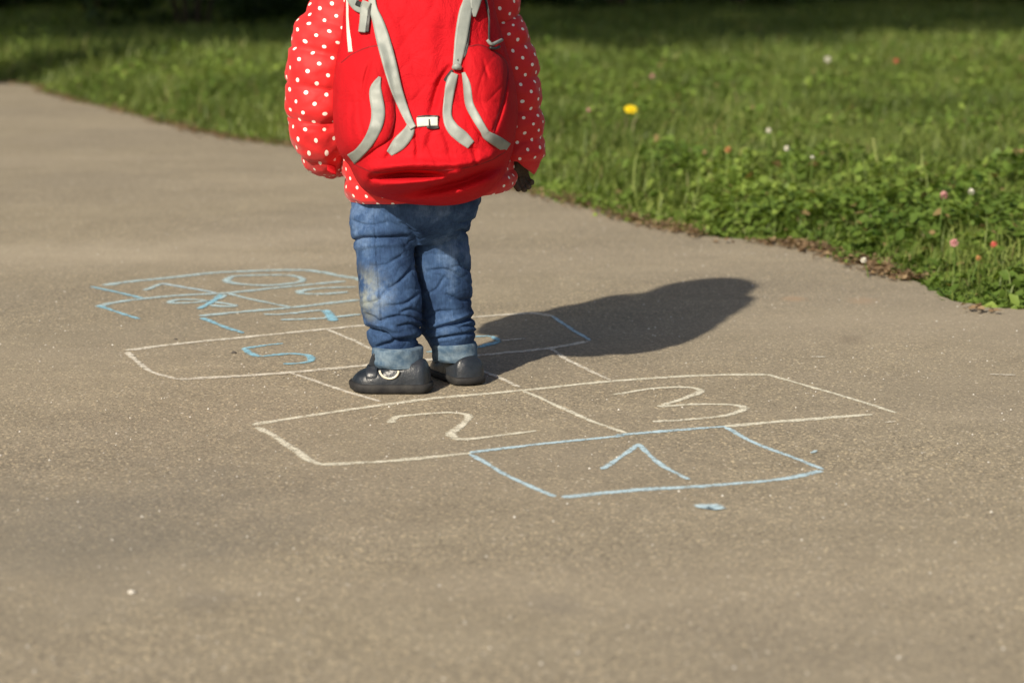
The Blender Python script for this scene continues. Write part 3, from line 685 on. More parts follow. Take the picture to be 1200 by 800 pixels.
jn.data.transform(Matrix.Translation(-kid.location)); jn.data.materials.clear(); jn.data.materials.append(DEN); jn.parent = kid
# seam lines down the outer legs, turned-up cuffs
for lst in ([(464, 405, 28, 4.95), (464.5, 408, 30, 4.95), (465, 422, 29.5, 4.95), (465.5, 427.5, 27.5, 4.95)], [(531, 400, 25, 5.045), (531, 403, 27, 5.045), (532, 416, 26.5, 5.045), (532, 421, 24.5, 5.045)]):
    P, A, B = Lg(lst, 1.12)
    v, f, uv = loft(P, A, B, 16, 60, horizontal=True, disp=lambda th, arc, p, t, nn: .0022*math.sin(th*3+t*4)+wr(p, 60, .0025))
    child('cuff', v, f, CUF, jn)

# --- shoes
def shoe(loc, yaw, label=None, hs=1.0, tab=True):
    Mx = Matrix.Translation(Vector(loc)) @ Matrix.Rotation(yaw, 4, 'Z') @ Matrix.Diagonal((1, 1, hs, 1))
    prof = [(0, .006, .026), (.010, .016, .036), (.04, .027, .052), (.10, .034, .061), (.28, .035, .062), (.42, .036, .058), (.55, .038, .051), (.70, .042, .046), (.84, .040, .040), (.93, .031, .033), (.98, .018, .024), (1.0, .007, .018)]
    L = .168
    s = crom([(a*L, b, c) for a, b, c in prof], 70)
    V = []; nr = 40
    for i, (x, wd, h) in enumerate(s):
        bend = .006*math.sin(math.pi*x/L)
        for j in range(nr+1):
            t = math.pi*j/nr; cx, sn = math.cos(t), math.sin(t)
            y = math.copysign(abs(cx)**.62, cx)*wd; z = .012+(h-.012)*sn**.75
            q = Vector((x-.045, y+bend, z)); q.z += .0012*mn.noise(q*90)-(.003*math.exp(-((x/L-.58)/.025)**2)+.003*math.exp(-((x/L-.64)/.02)**2))*sn
            V.append(Mx @ q)
    F = [(i*(nr+1)+j, (i+1)*(nr+1)+j, (i+1)*(nr+1)+j+1, i*(nr+1)+j+1) for i in range(len(s)-1) for j in range(nr)]
    F.append(tuple(range(nr, -1, -1))); F.append(tuple((len(s)-1)*(nr+1)+j for j in range(nr+1)))
    up = child('shoe', V, F, LEA, kid)
    bs = bmesh.new(); bs.from_mesh(up.data); bmesh.ops.recalc_face_normals(bs, faces=bs.faces); bs.to_mesh(up.data); bs.free()
    if label: up['label'] = label
    # sole
    V = []; lv = [(.0008, .96), (.003, 1.03), (.010, 1.06), (.0165, 1.05), (.018, 1.0)]
    out = [(x-.045, y*1.0+.006*math.sin(math.pi*x/L)) for x, y, h in s]; ring = [(x, w_) for x, w_ in [(a, b) for (a, b) in out]]
    left = [(x-.045, wd+.006*math.sin(math.pi*x/L)) for x, wd, h in s]; right = [(x-.045, -wd+.006*math.sin(math.pi*x/L)) for x, wd, h in s][::-1]
    ring = left+right; n = len(ring)
    for z, k in lv:
        for x, y in ring: V.append(Mx @ Vector(((x-.045)*k+.045+(k-1)*.0, y*k, z+(.004*max(0, (x-.095)/.04) if z < .012 else .004*max(0, (x-.095)/.04)))))
    F = [(i*n+j, i*n+(j+1) % n, (i+1)*n+(j+1) % n, (i+1)*n+j) for i in range(len(lv)-1) for j in range(n)]
    F.append(tuple(range(n-1, -1, -1))); F.append(tuple((len(lv)-1)*n+j for j in range(n)))
    child('sole', V, F, SOL, up)
    # strap across the instep, loose end standing up
    pts = [Mx @ Vector(q) for q in ((.072, .0425, .022), (.074, .041, .036), (.075, .028, .046), (.076, .004, .050), (.075, -.022, .046), (.073, -.040, .034), (.071, -.042, .024))]
    v, f, uv = loft([tuple(p) for p in pts], [.0125]*7, [.0022]*7, 30, 12, U0=tuple((Mx.to_3x3() @ Vector((1, 0, 0)))))
    child('strap', v, f, LEA, up)
    if tab:
        pts = [Mx @ Vector(q) for q in ((.074, .020, .048), (.069, .026, .062), (.064, .029, .072))]
        v, f, uv = loft([tuple(p) for p in pts], [.010]*3, [.0018]*3, 10, 10, U0=tuple((Mx.to_3x3() @ Vector((1, 0, 0)))))
        child('strap_tab', v, f, LEA, up)
    # pale lining showing at the collar
    if tab:
        pts = [Mx @ Vector((.036+.020*math.cos(a), .0440+.001*math.sin(a), .046+.016*math.sin(a))) for a in np.linspace(math.pi*1.02, math.pi*1.98, 14)]
        v, f, uv = tube([tuple(p) for p in pts], .0023, 8, 30); child('lining', v, f, CRM, up)
    return up
hl = atz(479, 462); shoe((hl.x, hl.y+.035, .001), math.pi-.10, None, 1.12)
hr_ = atz(541, 451); shoe((hr_.x+.006, hr_.y+.030, .001), math.radians(113), None, 1.0, False)
# jeans inner leg reaches into the shoes through the body mesh

# ================================================================ the backpack
pk = empty('backpack', (-.205, 4.86, .38)); bpy.context.view_layer.update()
tag(pk, 'red backpack with grey reflective strips worn on the child back', 'backpack')
PO = [(412, -58), (404, 0), (400, 40), (394, 70), (390, 110), (391, 150), (397, 178), (409, 194), (416, 208), (426, 222), (448, 233), (480, 239), (520, 241), (548, 237), (572, 226), (587, 210), (597, 190), (604, 160), (607, 130), (603, 95), (594, 60), (585, 30), (578, 0), (568, -48), (535, -68), (485, -82), (440, -76)]
def outline(poly, cx, cy, n=256):
    c = crom(list(poly)+[poly[0]], n*4); a = np.arctan2(c[:, 1]-cy, c[:, 0]-cx); r = np.hypot(c[:, 0]-cx, c[:, 1]-cy); o = np.argsort(a)
    return a[o], r[o]
class Field:
    def __init__(s, poly, cx, cy): s.cx, s.cy = cx, cy; s.a, s.r = outline(poly, cx, cy)
    def R(s, a): return np.interp(a, s.a, s.r, period=2*np.pi)
    def s_(s, X, Y):
        return np.hypot(X-s.cx, Y-s.cy)/s.R(np.arctan2(Y-s.cy, X-s.cx))
FM = Field(PO, 498, 95)
PL = [(391, 92), (398, 72), (418, 60), (446, 52), (456, 80), (461, 110), (463, 140), (456, 163), (440, 175), (420, 189), (407, 188), (397, 174), (391, 140), (390, 112)]
PR = [(547, 54), (560, 51), (577, 58), (592, 68), (600, 88), (605, 112), (606, 140), (601, 165), (587, 173), (570, 166), (553, 147), (545, 118), (542, 85)]
FL = Field(PL, 426, 122); FR = Field(PR, 575, 115)
CR = [([(434, 72), (428, 92), (425, 115)], 2.2, .006), ([(526, 80), (514, 100), (506, 130)], 4, .013), ([(532, 88), (520, 108), (515, 130)], 5, -.006),
      ([(486, 155), (489, 172), (488, 185)], 2.5, .009), ([(507, 152), (503, 170), (512, 190)], 4, .004), ([(553, 172), (557, 182), (558, 196)], 2.6, .010), ([(462, 150), (458, 175), (452, 190)], 3, .005),
      ([(520, 155), (526, 172), (530, 190)], 3, .005),
      ([(436, 208), (475, 205), (530, 207)], 4.2, .042), ([(436, 198), (480, 193), (540, 192), (575, 184)], 6, -.020),
      ([(450, 231), (490, 224), (540, 213), (580, 197), (598, 186)], 7.5, .060), ([(450, 217), (500, 213), (540, 203)], 5, -.030), ([(430, 214), (445, 227), (470, 235)], 2.2, .006),
      ([(575, 58), (592, 72), (594, 92), (589, 125), (580, 152)], 2.4, .012), ([(566, 70), (570, 84), (572, 90)], 2.0, .004), ([(413, 115), (411, 145), (414, 165)], 3.5, .005),
      ([(420, 110), (421, 140), (428, 165)], 3, .004), ([(470, 20), (478, 50), (486, 90)], 9, .004), ([(512, 10), (506, 40), (508, 70)], 8, -.004), ([(497, 0), (498, 40), (500, 75)], 12, -.005)]
def main_Y(X, Y):
    s = np.clip(FM.s_(X, Y), 0, 1)
    k = np.clip((Y-120)/90, 0, 1)
    D = .115+.055*np.clip((Y+20)/170, 0, 1)+.055*k
    return 4.90-D*np.clip(1-s**(3.4+2.5*k), 0, 1)**.5
def pocket_add(X, Y):
    a = .026*np.clip(1-np.clip(FL.s_(X, Y), 0, 1)**3, 0, 1)**.6; b = .030*np.clip(1-np.clip(FR.s_(X, Y), 0, 1)**3, 0, 1)**.6
    return a, b
def wrk(X, Y):
    return np.array([.0035*mn.noise(Vector((x/34, y/52, 1)))+.0016*mn.noise(Vector((x/12, y/22, 7)))-.0018*max(0, 1-5*abs(mn.noise(Vector((x/30+y/120, y/60, 3)))))**1.5-.0008*max(0, 1-5*abs(mn.noise(Vector((x/22-y/60, y/34, 9)))))**1.5 for x, y in zip(X, Y)])
def front_Y(X, Y):
    a, b = pocket_add(X, Y); return main_Y(X, Y)-np.maximum(a, b)+seg_field(X, Y, CR)-wrk(X, Y)
def dome(fld, yfun, ns, nt, name, mat, par, backY):
    V = []; A = np.linspace(-np.pi, np.pi, nt, endpoint=False); Rr = fld.R(A)
    X = []; Y = []
    ss = np.linspace(0, 1, ns)**.85
    for s in ss[1:]: X.append(fld.cx+s*Rr*np.cos(A)); Y.append(fld.cy+s*Rr*np.sin(A))
    X = np.concatenate(X); Y = np.concatenate(Y)
    YY = yfun(X, Y)
    V = [P3(a, b, max(4.6, c)) for a, b, c in zip(X, Y, YY)]
    for k, dz in ((1.0, .02), (.96, .045)):
        for a, r in zip(A, Rr):
            p = P3(fld.cx+k*r*math.cos(a), fld.cy+k*r*math.sin(a), 4.90); V.append((p[0], (backY if callable(backY) is False else 0)+dz, p[2]))
    n = ns-1+2
    F = [(i*nt+j, (i+1)*nt+j, (i+1)*nt+(j+1) % nt, i*nt+(j+1) % nt) for i in range(n-1) for j in range(nt)]
    c = len(V); V.append(P3(fld.cx, fld.cy, float(yfun(np.array([fld.cx]), np.array([fld.cy]))[0]))); F += [(c, j, (j+1) % nt) for j in range(nt)]
    F.append(tuple((n-1)*nt+j for j in range(nt))[::-1])
    return child(name, V, F, mat, par)
mainp = dome(FM, lambda X, Y: main_Y(X, Y)+seg_field(X, Y, CR)-wrk(X, Y), 100, 300, 'main_compartment', REDP, pk, 4.90)
for fld, k, nm in ((FL, 0, 'side_pocket'), (FR, 1, 'side_pocket')):
    dome(fld, lambda X, Y: main_Y(X, Y)-pocket_add(X, Y)[k]+seg_field(X, Y, CR)-wrk(X, Y)+.002*(fld.s_(X, Y) > .985), 60, 200, nm, REDD, pk, 4.90)
def strip(name, pts, mat, par, off=.0036, th=.0014, lift=None, n=None):
    c = crom(pts, n or len(pts)*9); ac = 7; V = []; X = []; Y = []
    for i in range(len(c)):
        t = c[min(i+1, len(c)-1), :2]-c[max(i-1, 0), :2]; t = t/np.linalg.norm(t); nr = np.array([-t[1], t[0]])
        for k in np.linspace(-.5, .5, ac):
            q = c[i, :2]+nr*c[i, 2]*k; X.append(q[0]); Y.append(q[1])
    X = np.array(X); Y = np.array(Y); m = len(X)
    YY = front_Y(X, Y).reshape(len(c), ac)
    YY = YY*.5+YY.mean(1)[:, None]*.5
    for _ in range(2): YY[1:-1] = (YY[:-2]+2*YY[1:-1]+YY[2:])/4
    YY = YY.ravel()-off
    YY = YY-np.array([.0012*mn.noise(Vector((a/9, b/9, 3))) for a, b in zip(X, Y)])
    V = [P3(a, b, y) for a, b, y in zip(X, Y, YY)]+[P3(a, b, y+th+off*.7) for a, b, y in zip(X, Y, YY)]
    F = []
    for i in range(len(c)-1):
        for k in range(ac-1):
            a = i*ac+k; F.append((a, a+1, a+ac+1, a+ac)); F.append((m+a, m+a+ac, m+a+ac+1, m+a+1))
        for k in (0, ac-1):
            a = i*ac+k; F.append((a, a+ac, m+a+ac, m+a) if k == 0 else (a, m+a, m+a+ac, a+ac))
    for i in (0, len(c)-1):
        for k in range(ac-1):
            a = i*ac+k; F.append((a, m+a, m+a+1, a+1) if i == 0 else (a, a+1, m+a+1, m+a))
    return child(name, V, F, mat, par, None, True)
strip('compression_strap', [(434, -20, 8), (437, 8, 9), (443, 26, 13), (449, 47, 16), (457, 77, 16), (464, 103, 13.5), (472, 125, 11), (479, 141, 9), (484, 150, 8)], GREY, pk, .0065)
strip('reflective_strip', [(482, 144, 7), (478, 156, 14), (467, 169, 16), (456, 180, 8)], GREY, pk, .0028)
strip('reflective_strip', [(445, 90, 3), (440, 106, 14), (443, 130, 16), (441, 146, 15), (433, 164, 13), (421, 179, 12), (411, 187, 14)], GREY, pk)
strip('compression_strap', [(556, -20, 12), (549, 2, 13), (545, 16, 15), (541, 40, 15), (538, 60, 12.5), (535, 78, 9)], GREY, pk, .004)
strip('reflective_strip', [(533, 86, 8), (529, 96, 12), (526, 112, 11), (524, 135, 10.5), (530, 150, 14), (542, 161, 15), (552, 170, 11)], GREY, pk, .0028)
strip('reflective_strip', [(543, 85, 4), (547, 100, 9), (550, 122, 10), (558, 138, 10), (567, 153, 9), (571, 159, 11), (583, 166, 13), (595, 174, 13)], GREY, pk)
strip('reflective_strip', [(561, -14, 15), (558, -2, 14), (557, 8, 10), (556, 20, 3)], GREY, pk, .009)
strip('piping', [(407, -20, 3), (407, 5, 3), (408, 35, 4), (411, 61, 6)], WHT, pk, .003)
strip('buckle_tab', [(430, 2, 11), (427, 10, 10), (426, 22, 9), (424, 38, 8.5)], GREY, pk, .014, .003)
strip('buckle_tab', [(433, 6, 4), (432, 20, 3.5), (430, 38, 3.5)], BLK, pk, .010, .003)
strip('buckle', [(411, -8, 12), (414, 2, 12), (420, 10, 9), (430, 13, 6)], GREY, pk, .012, .005)
strip('buckle', [(417, 3, 6), (424, 6, 6)], BLK, pk, .017, .003)
strip('light_loop', [(488.5, 143.5, 11), (500, 142.5, 10.5), (513, 142.5, 10.5)], WHT, pk, .006, .002)
strip('loop_edge', [(489, 137, 2), (500, 136, 2), (514, 136.5, 2)], BLK, pk, .0055, .002); strip('loop_edge', [(500, 149, 2), (507, 149.5, 4), (514, 149, 3)], BLK, pk, .0055, .002)
strip('loop_edge', [(503, 136.5, 1.6), (503, 149, 1.6)], BLK, pk, .0075, .002)
strip('strap_edge', [(551, 18, 3), (549, 40, 3.2), (545, 62, 4), (537, 72, 4)], BLK, pk, .004, .002); strip('strap_edge', [(530, 82, 3), (525, 90, 5), (521, 95, 4)], BLK, pk, .004, .002)
SEAM = m_simple('dark_red_piping', (.20, .008, .012), (.28, .012, .016), 60, .7, .2, .2)
strip('seam', [(447, 53, 1.6), (430, 56, 1.6), (412, 64, 1.6), (400, 74, 1.6)], SEAM, pk, .0015); strip('seam', [(456, 84, 1.4), (461, 110, 1.4), (462, 140, 1.4), (455, 164, 1.4)], SEAM, pk, .0015)
strip('seam', [(548, 55, 1.6), (562, 53, 1.6), (578, 60, 1.8), (592, 72, 2.4), (595, 90, 2.4), (590, 115, 2.2), (582, 140, 1.8), (578, 156, 1.4)], SEAM, pk, .0015)
strip('seam', [(414, 192, 1.4), (440, 202, 1.4), (480, 199, 1.4), (530, 199, 1.4), (570, 190, 1.4), (592, 178, 1.4)], SEAM, pk, .0012)
def surf(px, py, off): return P3(px, py, float(front_Y(np.array([px*1.]), np.array([py*1.]))[0])-off)
v, f, uv = loft([surf(531, 80, .008), surf(535, 78, .011), surf(540, 80, .008)], [.004, .0075, .004], [.005, .008, .005], 14, 16, U0=(0, 0, 1)); child('strap_knot', v, f, GREY, pk)
v, f, uv = tube([surf(566, -15, .006), surf(569, 0, .006), surf(573, 20, .007), surf(573, 34, .007), surf(573, 48, .008)], .0022, 8, 30); child('cord', v, f, BLK, pk)
v, f, uv = tube([surf(567, -12, .009), surf(570, 0, .009), surf(573, 16, .009)], .0013, 8, 14); child('cord', v, f, GREY, pk)
v, f, uv = tube([surf(571, 47, .010), surf(576, 52, .013), surf(582, 50, .013), surf(588, 47, .012)], .0035, 10, 20); child('cord_toggle', v, f, GREY, pk)
v, f, uv = tube([surf(574, 56, .010), surf(580, 57, .012), surf(585, 55, .010)], .003, 10, 14); child('cord_toggle', v, f, BLK, pk)
# carry loop, shoulder straps over the front of the jacket
v, f, uv = loft([(-.235, 4.90, .895), (-.225, 4.885, .93), (-.195, 4.885, .93), (-.185, 4.90, .895)], [.009]*4, [.0025]*4, 24, 10, U0=(0, 1, 0)); child('carry_loop', v, f, BLK, pk)
for sx in (-1, 1):
    cx = -.205
    path_ = [(cx+sx*.06, 4.93, .83), (cx+sx*.085, 4.99, .875), (cx+sx*.095, 5.07, .87), (cx+sx*.10, 5.165, .78), (cx+sx*.10, 5.185, .68), (cx+sx*.13, 5.17, .58), (cx+sx*.175, 5.08, .50), (cx+sx*.17, 4.95, .46)]
    v, f, uv = loft(path_, [.02, .026, .028, .028, .026, .016, .011, .011], [.005, .007, .008, .008, .007, .004, .003, .003], 70, 16, U0=(1, 0, 0)); child('shoulder_strap', v, f, REDD, pk)
# ================================================================ flowers, weeds, trees
def leafm(name, tn=.55, mat=None):
    return mat or MT['clover']
def petal_head(kind):
    """returns list of (name, V, F, mat) about the origin; radius about .02"""
    out = []; V = []; F = []
    if kind == 'dandelion':
        for ring, (n, r, h) in enumerate(((26, .026, .003), (22, .020, .008), (16, .013, .011), (9, .006, .013))):
            for i in range(n):
                a = 2*math.pi*i/n+ring*.3+random.uniform(-.1, .1); b = len(V); w_ = .0022
                d_ = Vector((math.cos(a), math.sin(a), 0)); s_ = Vector((-d_.y, d_.x, 0))
                V += [d_*.002+s_*w_*.4, d_*.002-s_*w_*.4, d_*r*.7-s_*w_+Vector((0, 0, h)), d_*r*.7+s_*w_+Vector((0, 0, h)), d_*r+Vector((0, 0, h*.9))]; F += [(b, b+1, b+2, b+3), (b+3, b+2, b+4)]
    else:
        n = 60
        for i in range(n):
            z = 1-2*(i+.5)/n; z = z*.8+.2; r = math.sqrt(max(0, 1-z*z)); a = i*2.4; d_ = Vector((r*math.cos(a), r*math.sin(a), z))
            s_ = Vector((-math.sin(a), math.cos(a), 0)); b = len(V); q = d_*.0125*random.uniform(.85, 1.15); w_ = .0022
            V += [d_*.003-s_*w_*.5, d_*.003+s_*w_*.5, q+s_*w_, q+Vector((0, 0, .003)), q-s_*w_]; F += [(b, b+1, b+2, b+4), (b+4, b+2, b+3)]
    return V, F
YEL = m_simple('dandelion_yellow', (.75, .55, .01), (.85, .66, .02), 60, .6); PNK = m_simple('clover_pink', (.55, .24, .26), (.70, .40, .38), 200, .7)
REF = m_simple('red_petal', (.60, .10, .09), (.72, .18, .14), 200, .7); WPT = m_simple('white_petal', (.66, .64, .55), (.8, .78, .70), 200, .7)
ORG = m_simple('orange_leaf', (.45, .20, .08), (.55, .30, .12), 100, .7); STM = m_simple('green_stem', (.09, .16, .03), (.14, .22, .05), 60, .6)
heads = {}
for kn in ('dandelion', 'clover'):
    V, F = petal_head(kn); heads[kn] = mesh_np(kn+'_petals', V, F, None, False)
def flower(kind, px, py, hz, sc, mat, label, cat='flower', group=None):
    gpos = atz(px, py, hz); dz = float(lawn_z(np.array([gpos.x]), np.array([gpos.y]), edge_dist(np.array([gpos.x]), np.array([gpos.y])))[0]); dz = max(dz, 0)
    t = empty({'dandelion': 'dandelion', 'clover': 'clover_flower'}[kind], (gpos.x, gpos.y, dz))
    tag(t, label, cat, group)
    H = hz-dz; bx, by = random.uniform(-.02, .02), random.uniform(-.01, .02)
    v, f, uv = loft([(bx, by, -.01), (bx*.6, by*.6, H*.5), (0, 0, H)], [.0016]*3, [.0016]*3, 8, 6, U0=(1, 0, 0)); o = obj('stem', mesh_np('stem', v, f), STM, t)
    sc *= .8 if kind == 'clover' else .92
    hm = heads[kind].copy(); h = obj('petals', hm, mat, t); h.location = (0, 0, H); h.scale = (sc,)*3; h.rotation_euler = (random.uniform(.35, .7), random.uniform(-.3, .3), random.uniform(0, 6))
    return t
flower('dandelion', 739, 129, .24, 1.2, YEL, 'single bright yellow dandelion in the sunlit grass right of the child')
for px, py, sc, mt, lb, hz in (
    (1050, 72, 1.2, REF, 'red clover head highest up in the grass on the right', .16), (1106, 229, 1.15, PNK, 'pink clover head beside a white one near the right border', .13),
    (1118, 285, 1.15, PNK, 'pink clover head low down near the edge of the path, right side', .08), (1165, 287, .95, REF, 'small red flower head closest to the right border', .08),
    (1138, 225, .95, WPT, 'white clover head right of the upper pink one', .13), (1012, 305, .8, WPT, 'white clover head hanging over the asphalt edge', .03),
    (922, 174, .9, WPT, 'white clover head in mid lawn, the lower of a close pair', .12), (901, 153, .9, WPT, 'white clover head in mid lawn, the upper of a close pair', .12),
    (690, 130, .95, PNK, 'dull pink clover head left of the dandelion', .12), (764, 90, 1.2, PNK, 'pale pink clover head above the dandelion', .14),
    (853, 176, 1.1, ORG, 'orange brown seed head in mid lawn', .12), (970, 70, 1.5, WPT, 'blurred greyish white seed head far up the lawn', .16), (952, 185, .7, WPT, 'tiny cream flower right of the white pair', .12), (1147, 303, .8, ORG, 'orange brown wilted head among low leaves at the right', .06)):
    flower('clover', px, py, hz+(.10 if py < 200 else .05 if py < 240 else .02), sc, mt, lb)
# broad-leaved weeds with leaves one can pick out
def big_leaf(L, Wd, bend, mat, par, rot, tilt, base, tint, round_=False):
    n, m = 7, 5; V = []; F = []
    for i in range(n):
        t = i/(n-1); w_ = Wd*(math.sin(math.pi*min(1, t*.93+.05))**(.45 if round_ else .8))*(1-.2*t)
        for j in range(m):
            k = (j/(m-1)-.5)*2; V.append((t*L*math.cos(bend*t), k*w_*.5, t*L*math.sin(tilt)-bend*t*t*L*.4+abs(k)*w_*.14+.003*math.sin(t*14+k*3)))
    F = [(i*m+j, (i+1)*m+j, (i+1)*m+j+1, i*m+j+1) for i in range(n-1) for j in range(m-1)]
    o = obj('leaf', mesh_np('leaf', V, F, None, True, np.full(len(V), tint)), mat, par); o.location = base; o.rotation_euler = (random.uniform(-.3, .3), 0, rot); return o
def weed(name, px, py, n, L, Wd, H, label, cat, tint=.6, round_=False, mat=None):
    g = atz(px, py, .02); d_ = float(edge_dist(np.array([g.x]), np.array([g.y]))[0]); dz = max(0, float(lawn_z(np.array([g.x]), np.array([g.y]), np.array([d_]))[0]))
    t = empty(name, (g.x, g.y, dz)); tag(t, label, cat)
    for i in range(n):
        a = 2.4*i+random.uniform(-.4, .4); s = random.uniform(.75, 1.15); hh = H*random.uniform(.5, 1.0) if H else .01; rr = H*.35
        b = (rr*math.cos(a), rr*math.sin(a), hh)
        if H > .03:
            v, f, uv = loft([(0, 0, 0), (b[0]*.3, b[1]*.3, hh*.6), b], [.0013]*3, [.0013]*3, 7, 5, U0=(1, 0, 0)); obj('stem', mesh_np('stem', v, f), STM, t)
        big_leaf(L*s, Wd*s, random.uniform(.2, .7), mat or MT['clover'], t, a, random.uniform(.1, .6), b, min(.9, max(.1, tint+random.uniform(-.15, .15))), round_)
    return t
weed('leafy_weed', 874, 214, 7, .05, .04, .11, 'pale round-leaved weed in the lawn right of the dandelion', 'weed', .85, True)
weed('leafy_weed', 1012, 262, 7, .06, .036, .09, 'broad light green weed behind the white clover at the edge', 'weed', .8, True)
weed('leafy_weed', 1010, 290, 9, .04, .030, .05, 'low bushy bright green weed right at the bend of the asphalt edge', 'weed', .75, True)
weed('leafy_weed', 1120, 240, 6, .07, .028, .08, 'long-leaved weed under the pink and white clover heads', 'weed', .55)
weed('leafy_weed', 1188, 245, 6, .06, .032, .09, 'yellowish leaved weed cut by the right border', 'weed', .8)
weed('leafy_weed', 1050, 200, 5, .05, .030, .11, 'upright pale weed in mid lawn left of the right border', 'weed', .85)
weed('leafy_weed', 930, 262, 8, .035, .024, .05, 'small dense weed near the asphalt edge below mid lawn', 'weed', .6, True)
weed('leafy_weed', 830, 248, 8, .035, .026, .06, 'small fresh green weed near the asphalt edge right of the path bend', 'weed', .7, True)
weed('leafy_weed', 1165, 338, 10, .030, .020, .03, 'low creeping weed spreading over the asphalt at the right border', 'weed', .45)
weed('leafy_weed', 1060, 150, 5, .06, .040, .13, 'blurred round-leaved weed high up on the right', 'weed', .8, True)
weed('leafy_weed', 722, 205, 7, .04, .026, .08, 'fresh green weed right of the glove near the path', 'weed', .75)
weed('dry_leaf', 872, 240, 2, .05, .034, .0, 'curled orange brown fallen leaf in the near grass', 'leaf', .7, True, MT['dry'])
# tall grass stalk
g = atz(1040, 240, .02); t = empty('grass_stalk', (g.x, g.y, 0)); tag(t, 'tall pale grass stalk leaning over the weeds', 'grass stalk')
top = P3(1023, 163, g.y+.02); tp = (top[0]-g.x, top[1]-g.y, top[2])
v, f, uv = loft([(0, 0, 0), (tp[0]*.4, tp[1]*.4, tp[2]*.45), (tp[0]*.8, tp[1]*.8, tp[2]*.75), tp], [.0016, .0014, .0012, .0008], [.0016, .0014, .0012, .0008], 20, 6, U0=(1, 0, 0)); obj('stem', mesh_np('stem', v, f), m_simple('pale_stem', (.25, .32, .08), (.34, .40, .12), 40), t)
V = []; F = []
for i in range(40):
    k = .55+.45*i/40; c = crom([(0, 0, 0), (tp[0]*.4, tp[1]*.4, tp[2]*.45), (tp[0]*.8, tp[1]*.8, tp[2]*.75), tp], 41)[int(k*40)]; a = i*2.4; b = len(V)
    V += [tuple(c), (c[0]+.004*math.cos(a), c[1]+.004*math.sin(a), c[2]+.003), (c[0]+.002*math.cos(a), c[1]+.002*math.sin(a), c[2]+.009)]; F.append((b, b+1, b+2))
obj('seed_head', mesh_np('seed_head', V, F, None, False), m_simple('seed_green', (.30, .34, .12), (.40, .42, .18), 40), t)
# shrubs and trees
def leaf_cloud(name, pts, s0, s1):
    n = len(pts); pts = np.array(pts)
    v, f, t = leaves(pts[:, 0], pts[:, 1], pts[:, 2], rng.uniform(s0, s1, n), np.clip(rng.normal(.45, .22, n), 0, 1), .8)
    return mesh_np(name, v, f, None, True, t)
def clumps(nc, per, cr, fn):
    P = []
    for _ in range(nc):
        c = fn()
        q = rng.normal(0, 1, (per, 3)); q /= np.linalg.norm(q, axis=1)[:, None]; q *= (cr*rng.uniform(.35, 1, per))[:, None]; q[:, 2] *= .7
        P.append(q+c)
    return np.concatenate(P)
def stems(n, H, r, spread, rad):
    V = []; F = []
    for i in range(n):
        a = rng.uniform(0, 6.28); b0 = (spread*.2*math.cos(a), spread*.2*math.sin(a), -.1); e_ = (spread*math.cos(a), spread*math.sin(a), H)
        v, f, uv = loft([b0, ((b0[0]+e_[0])*.4, (b0[1]+e_[1])*.4, H*.5), e_], [rad, rad*.7, rad*.25], [rad, rad*.7, rad*.25], 9, 7, U0=(1, 0, 0)); o = len(V); V += v; F += [tuple(k+o for k in q) for q in f]
    return mesh_np('stems', V, F)
def shrub_fn(rx, H):
    def fn():
        z = rng.random()**1.1*H; k = math.sqrt(max(.05, 1-(z/H-.35)**2)); a = rng.uniform(0, 6.28); r = rx*k*rng.random()**.4
        return np.array([r*math.cos(a), r*math.sin(a), z])
    return fn
sh = [(leaf_cloud('foliage', clumps(70, 60, .16, shrub_fn(.9, H)), .04, .09), stems(8, H*.8, .5, .5, .018)) for H in (1.5, 1.9, 1.2)]
SHR = [(-7.6, 24.6, 0, 'leftmost dark shrub at the far end of the lawn'), (-5.9, 24.2, 1, 'dark shrub second from the left on the far side of the lawn'), (-4.2, 24.6, 2, 'far dark shrub filling the top left corner'), (-2.7, 20.4, 0, 'shrub standing forward of the others, left of the child'),
       (-1.6, 21.8, 1, 'shrub right behind the child left shoulder'), (-2.4, 24.0, 1, 'dark shrub behind the two nearer ones left of the child'), (-.4, 24.3, 2, 'dark shrub straight behind the backpack'), (1.0, 24.5, 0, 'far dark shrub just right of the child'), (2.4, 24.9, 1, 'far dark shrub above the dandelion'),
       (4.0, 26.8, 0, 'far shrub at the top right'), (5.6, 26.2, 1, 'dark far shrub touching the top right corner'), (7.4, 25.4, 2, 'rightmost shrub beyond the lawn')]
for x, y, k, lb in SHR:
    t = empty('shrub', (x, y, .03)); t.rotation_euler.z = rng.uniform(0, 6.28); tag(t, lb, 'shrub', 'shrubs along the far side of the lawn')
    obj('foliage', sh[k][0], None, t); obj('stem', sh[k][1], None, t)
for a_m, s_m in sh: a_m.materials.append(MT['bush']); s_m.materials.append(MT['bark'])
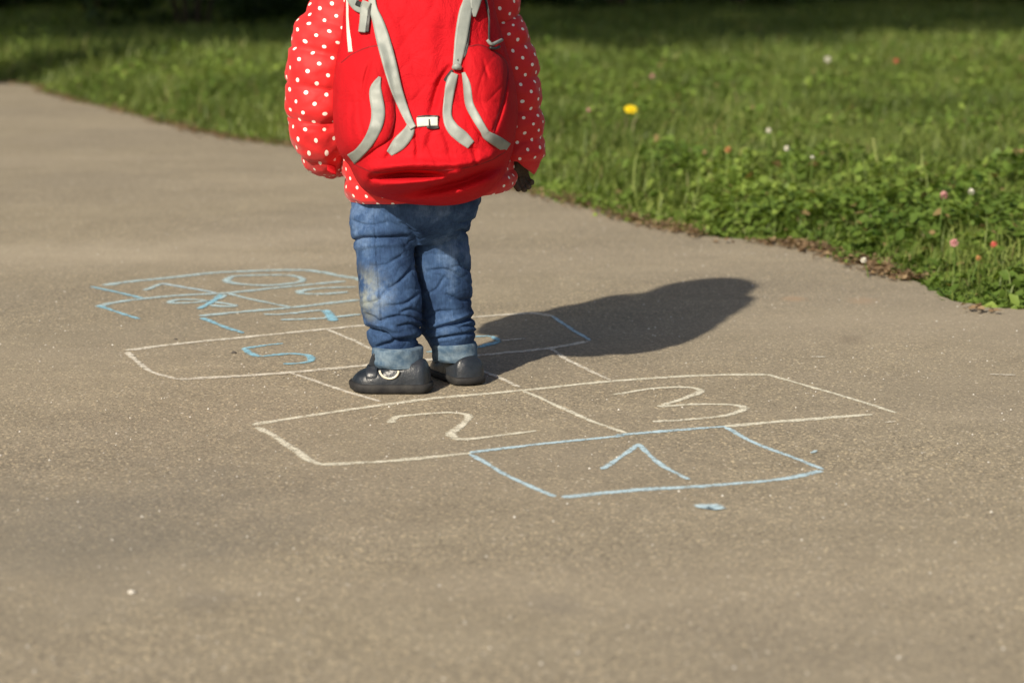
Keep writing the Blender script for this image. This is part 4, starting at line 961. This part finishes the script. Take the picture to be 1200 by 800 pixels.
def crown_fn(rx, z0, z1):
    def fn():
        while True:
            p = rng.uniform(-1, 1, 3)
            if .25 < np.dot(p, p) < 1: return np.array([p[0]*rx, p[1]*rx, (z0+z1)/2+p[2]*(z1-z0)/2])
    return fn
crowns = [leaf_cloud('crown', clumps(120, 55, .55, crown_fn(2.6, 3.0, 8.0)), .14, .26), leaf_cloud('crown', clumps(110, 55, .55, crown_fn(2.4, 3.4, 9.0)), .14, .26)]
def trunk_mesh(h):
    V = []; F = []
    def add(P, ra):
        v, f, uv = loft(P, ra, ra, 14, 12, U0=(1, 0, 0)); o = len(V); V.extend(v); F.extend([tuple(k+o for k in q) for q in f])
    add([(0, 0, -.2), (.03, 0, .3), (.05, .04, h*.4), (0, .1, h*.75), (.05, 0, h)], [.24, .17, .14, .09, .03])
    for i in range(7):
        a = i*2.3; z = h*(.35+.07*i); add([(.03, .04, z), (.7*math.cos(a), .7*math.sin(a), z+.5), (1.7*math.cos(a), 1.7*math.sin(a), z+1.3)], [.06, .04, .012])
    return mesh_np('trunk', V, F)
trs = [trunk_mesh(7.2), trunk_mesh(8.0)]
for c in crowns: c.materials.append(MT['bush'])
for c in trs: c.materials.append(MT['bark'])
TR = [(-8.0, 22.5, 1, 1.0), (-5.2, 25.8, 0, 1.05), (-2.6, 26.8, 1, 1.0), (.2, 26.4, 0, 1.1), (2.9, 27.6, 1, 1.0), (5.8, 28.5, 0, 1.1), (8.6, 27.2, 1, 1.0), (-8.8, 12.0, 0, 1.8), (-13.5, 15.5, 1, 1.4), (-7.0, 8.2, 1, 2.1)]  # those left of the path are out of view, added to shade the lawn
for i, (x, y, k, s) in enumerate(TR):
    t = empty('tree', (x, y, .0)); t.rotation_euler.z = rng.uniform(0, 6.28); t.scale = (s,)*3
    if y < 15: tag(t, ['tall leafy tree left of the path that shades the far lawn', 'smaller leafy tree farther along the left side of the path', 'tallest leafy tree left of the path, nearest the camera'][i-7], 'tree', 'trees left of the path')
    else: tag(t, 'leafy tree of the dark wood beyond the shrubs, its trunk lost in shade', 'tree', 'trees of the wood beyond the lawn')
    obj('crown', crowns[k], None, t); obj('trunk', trs[k], None, t)
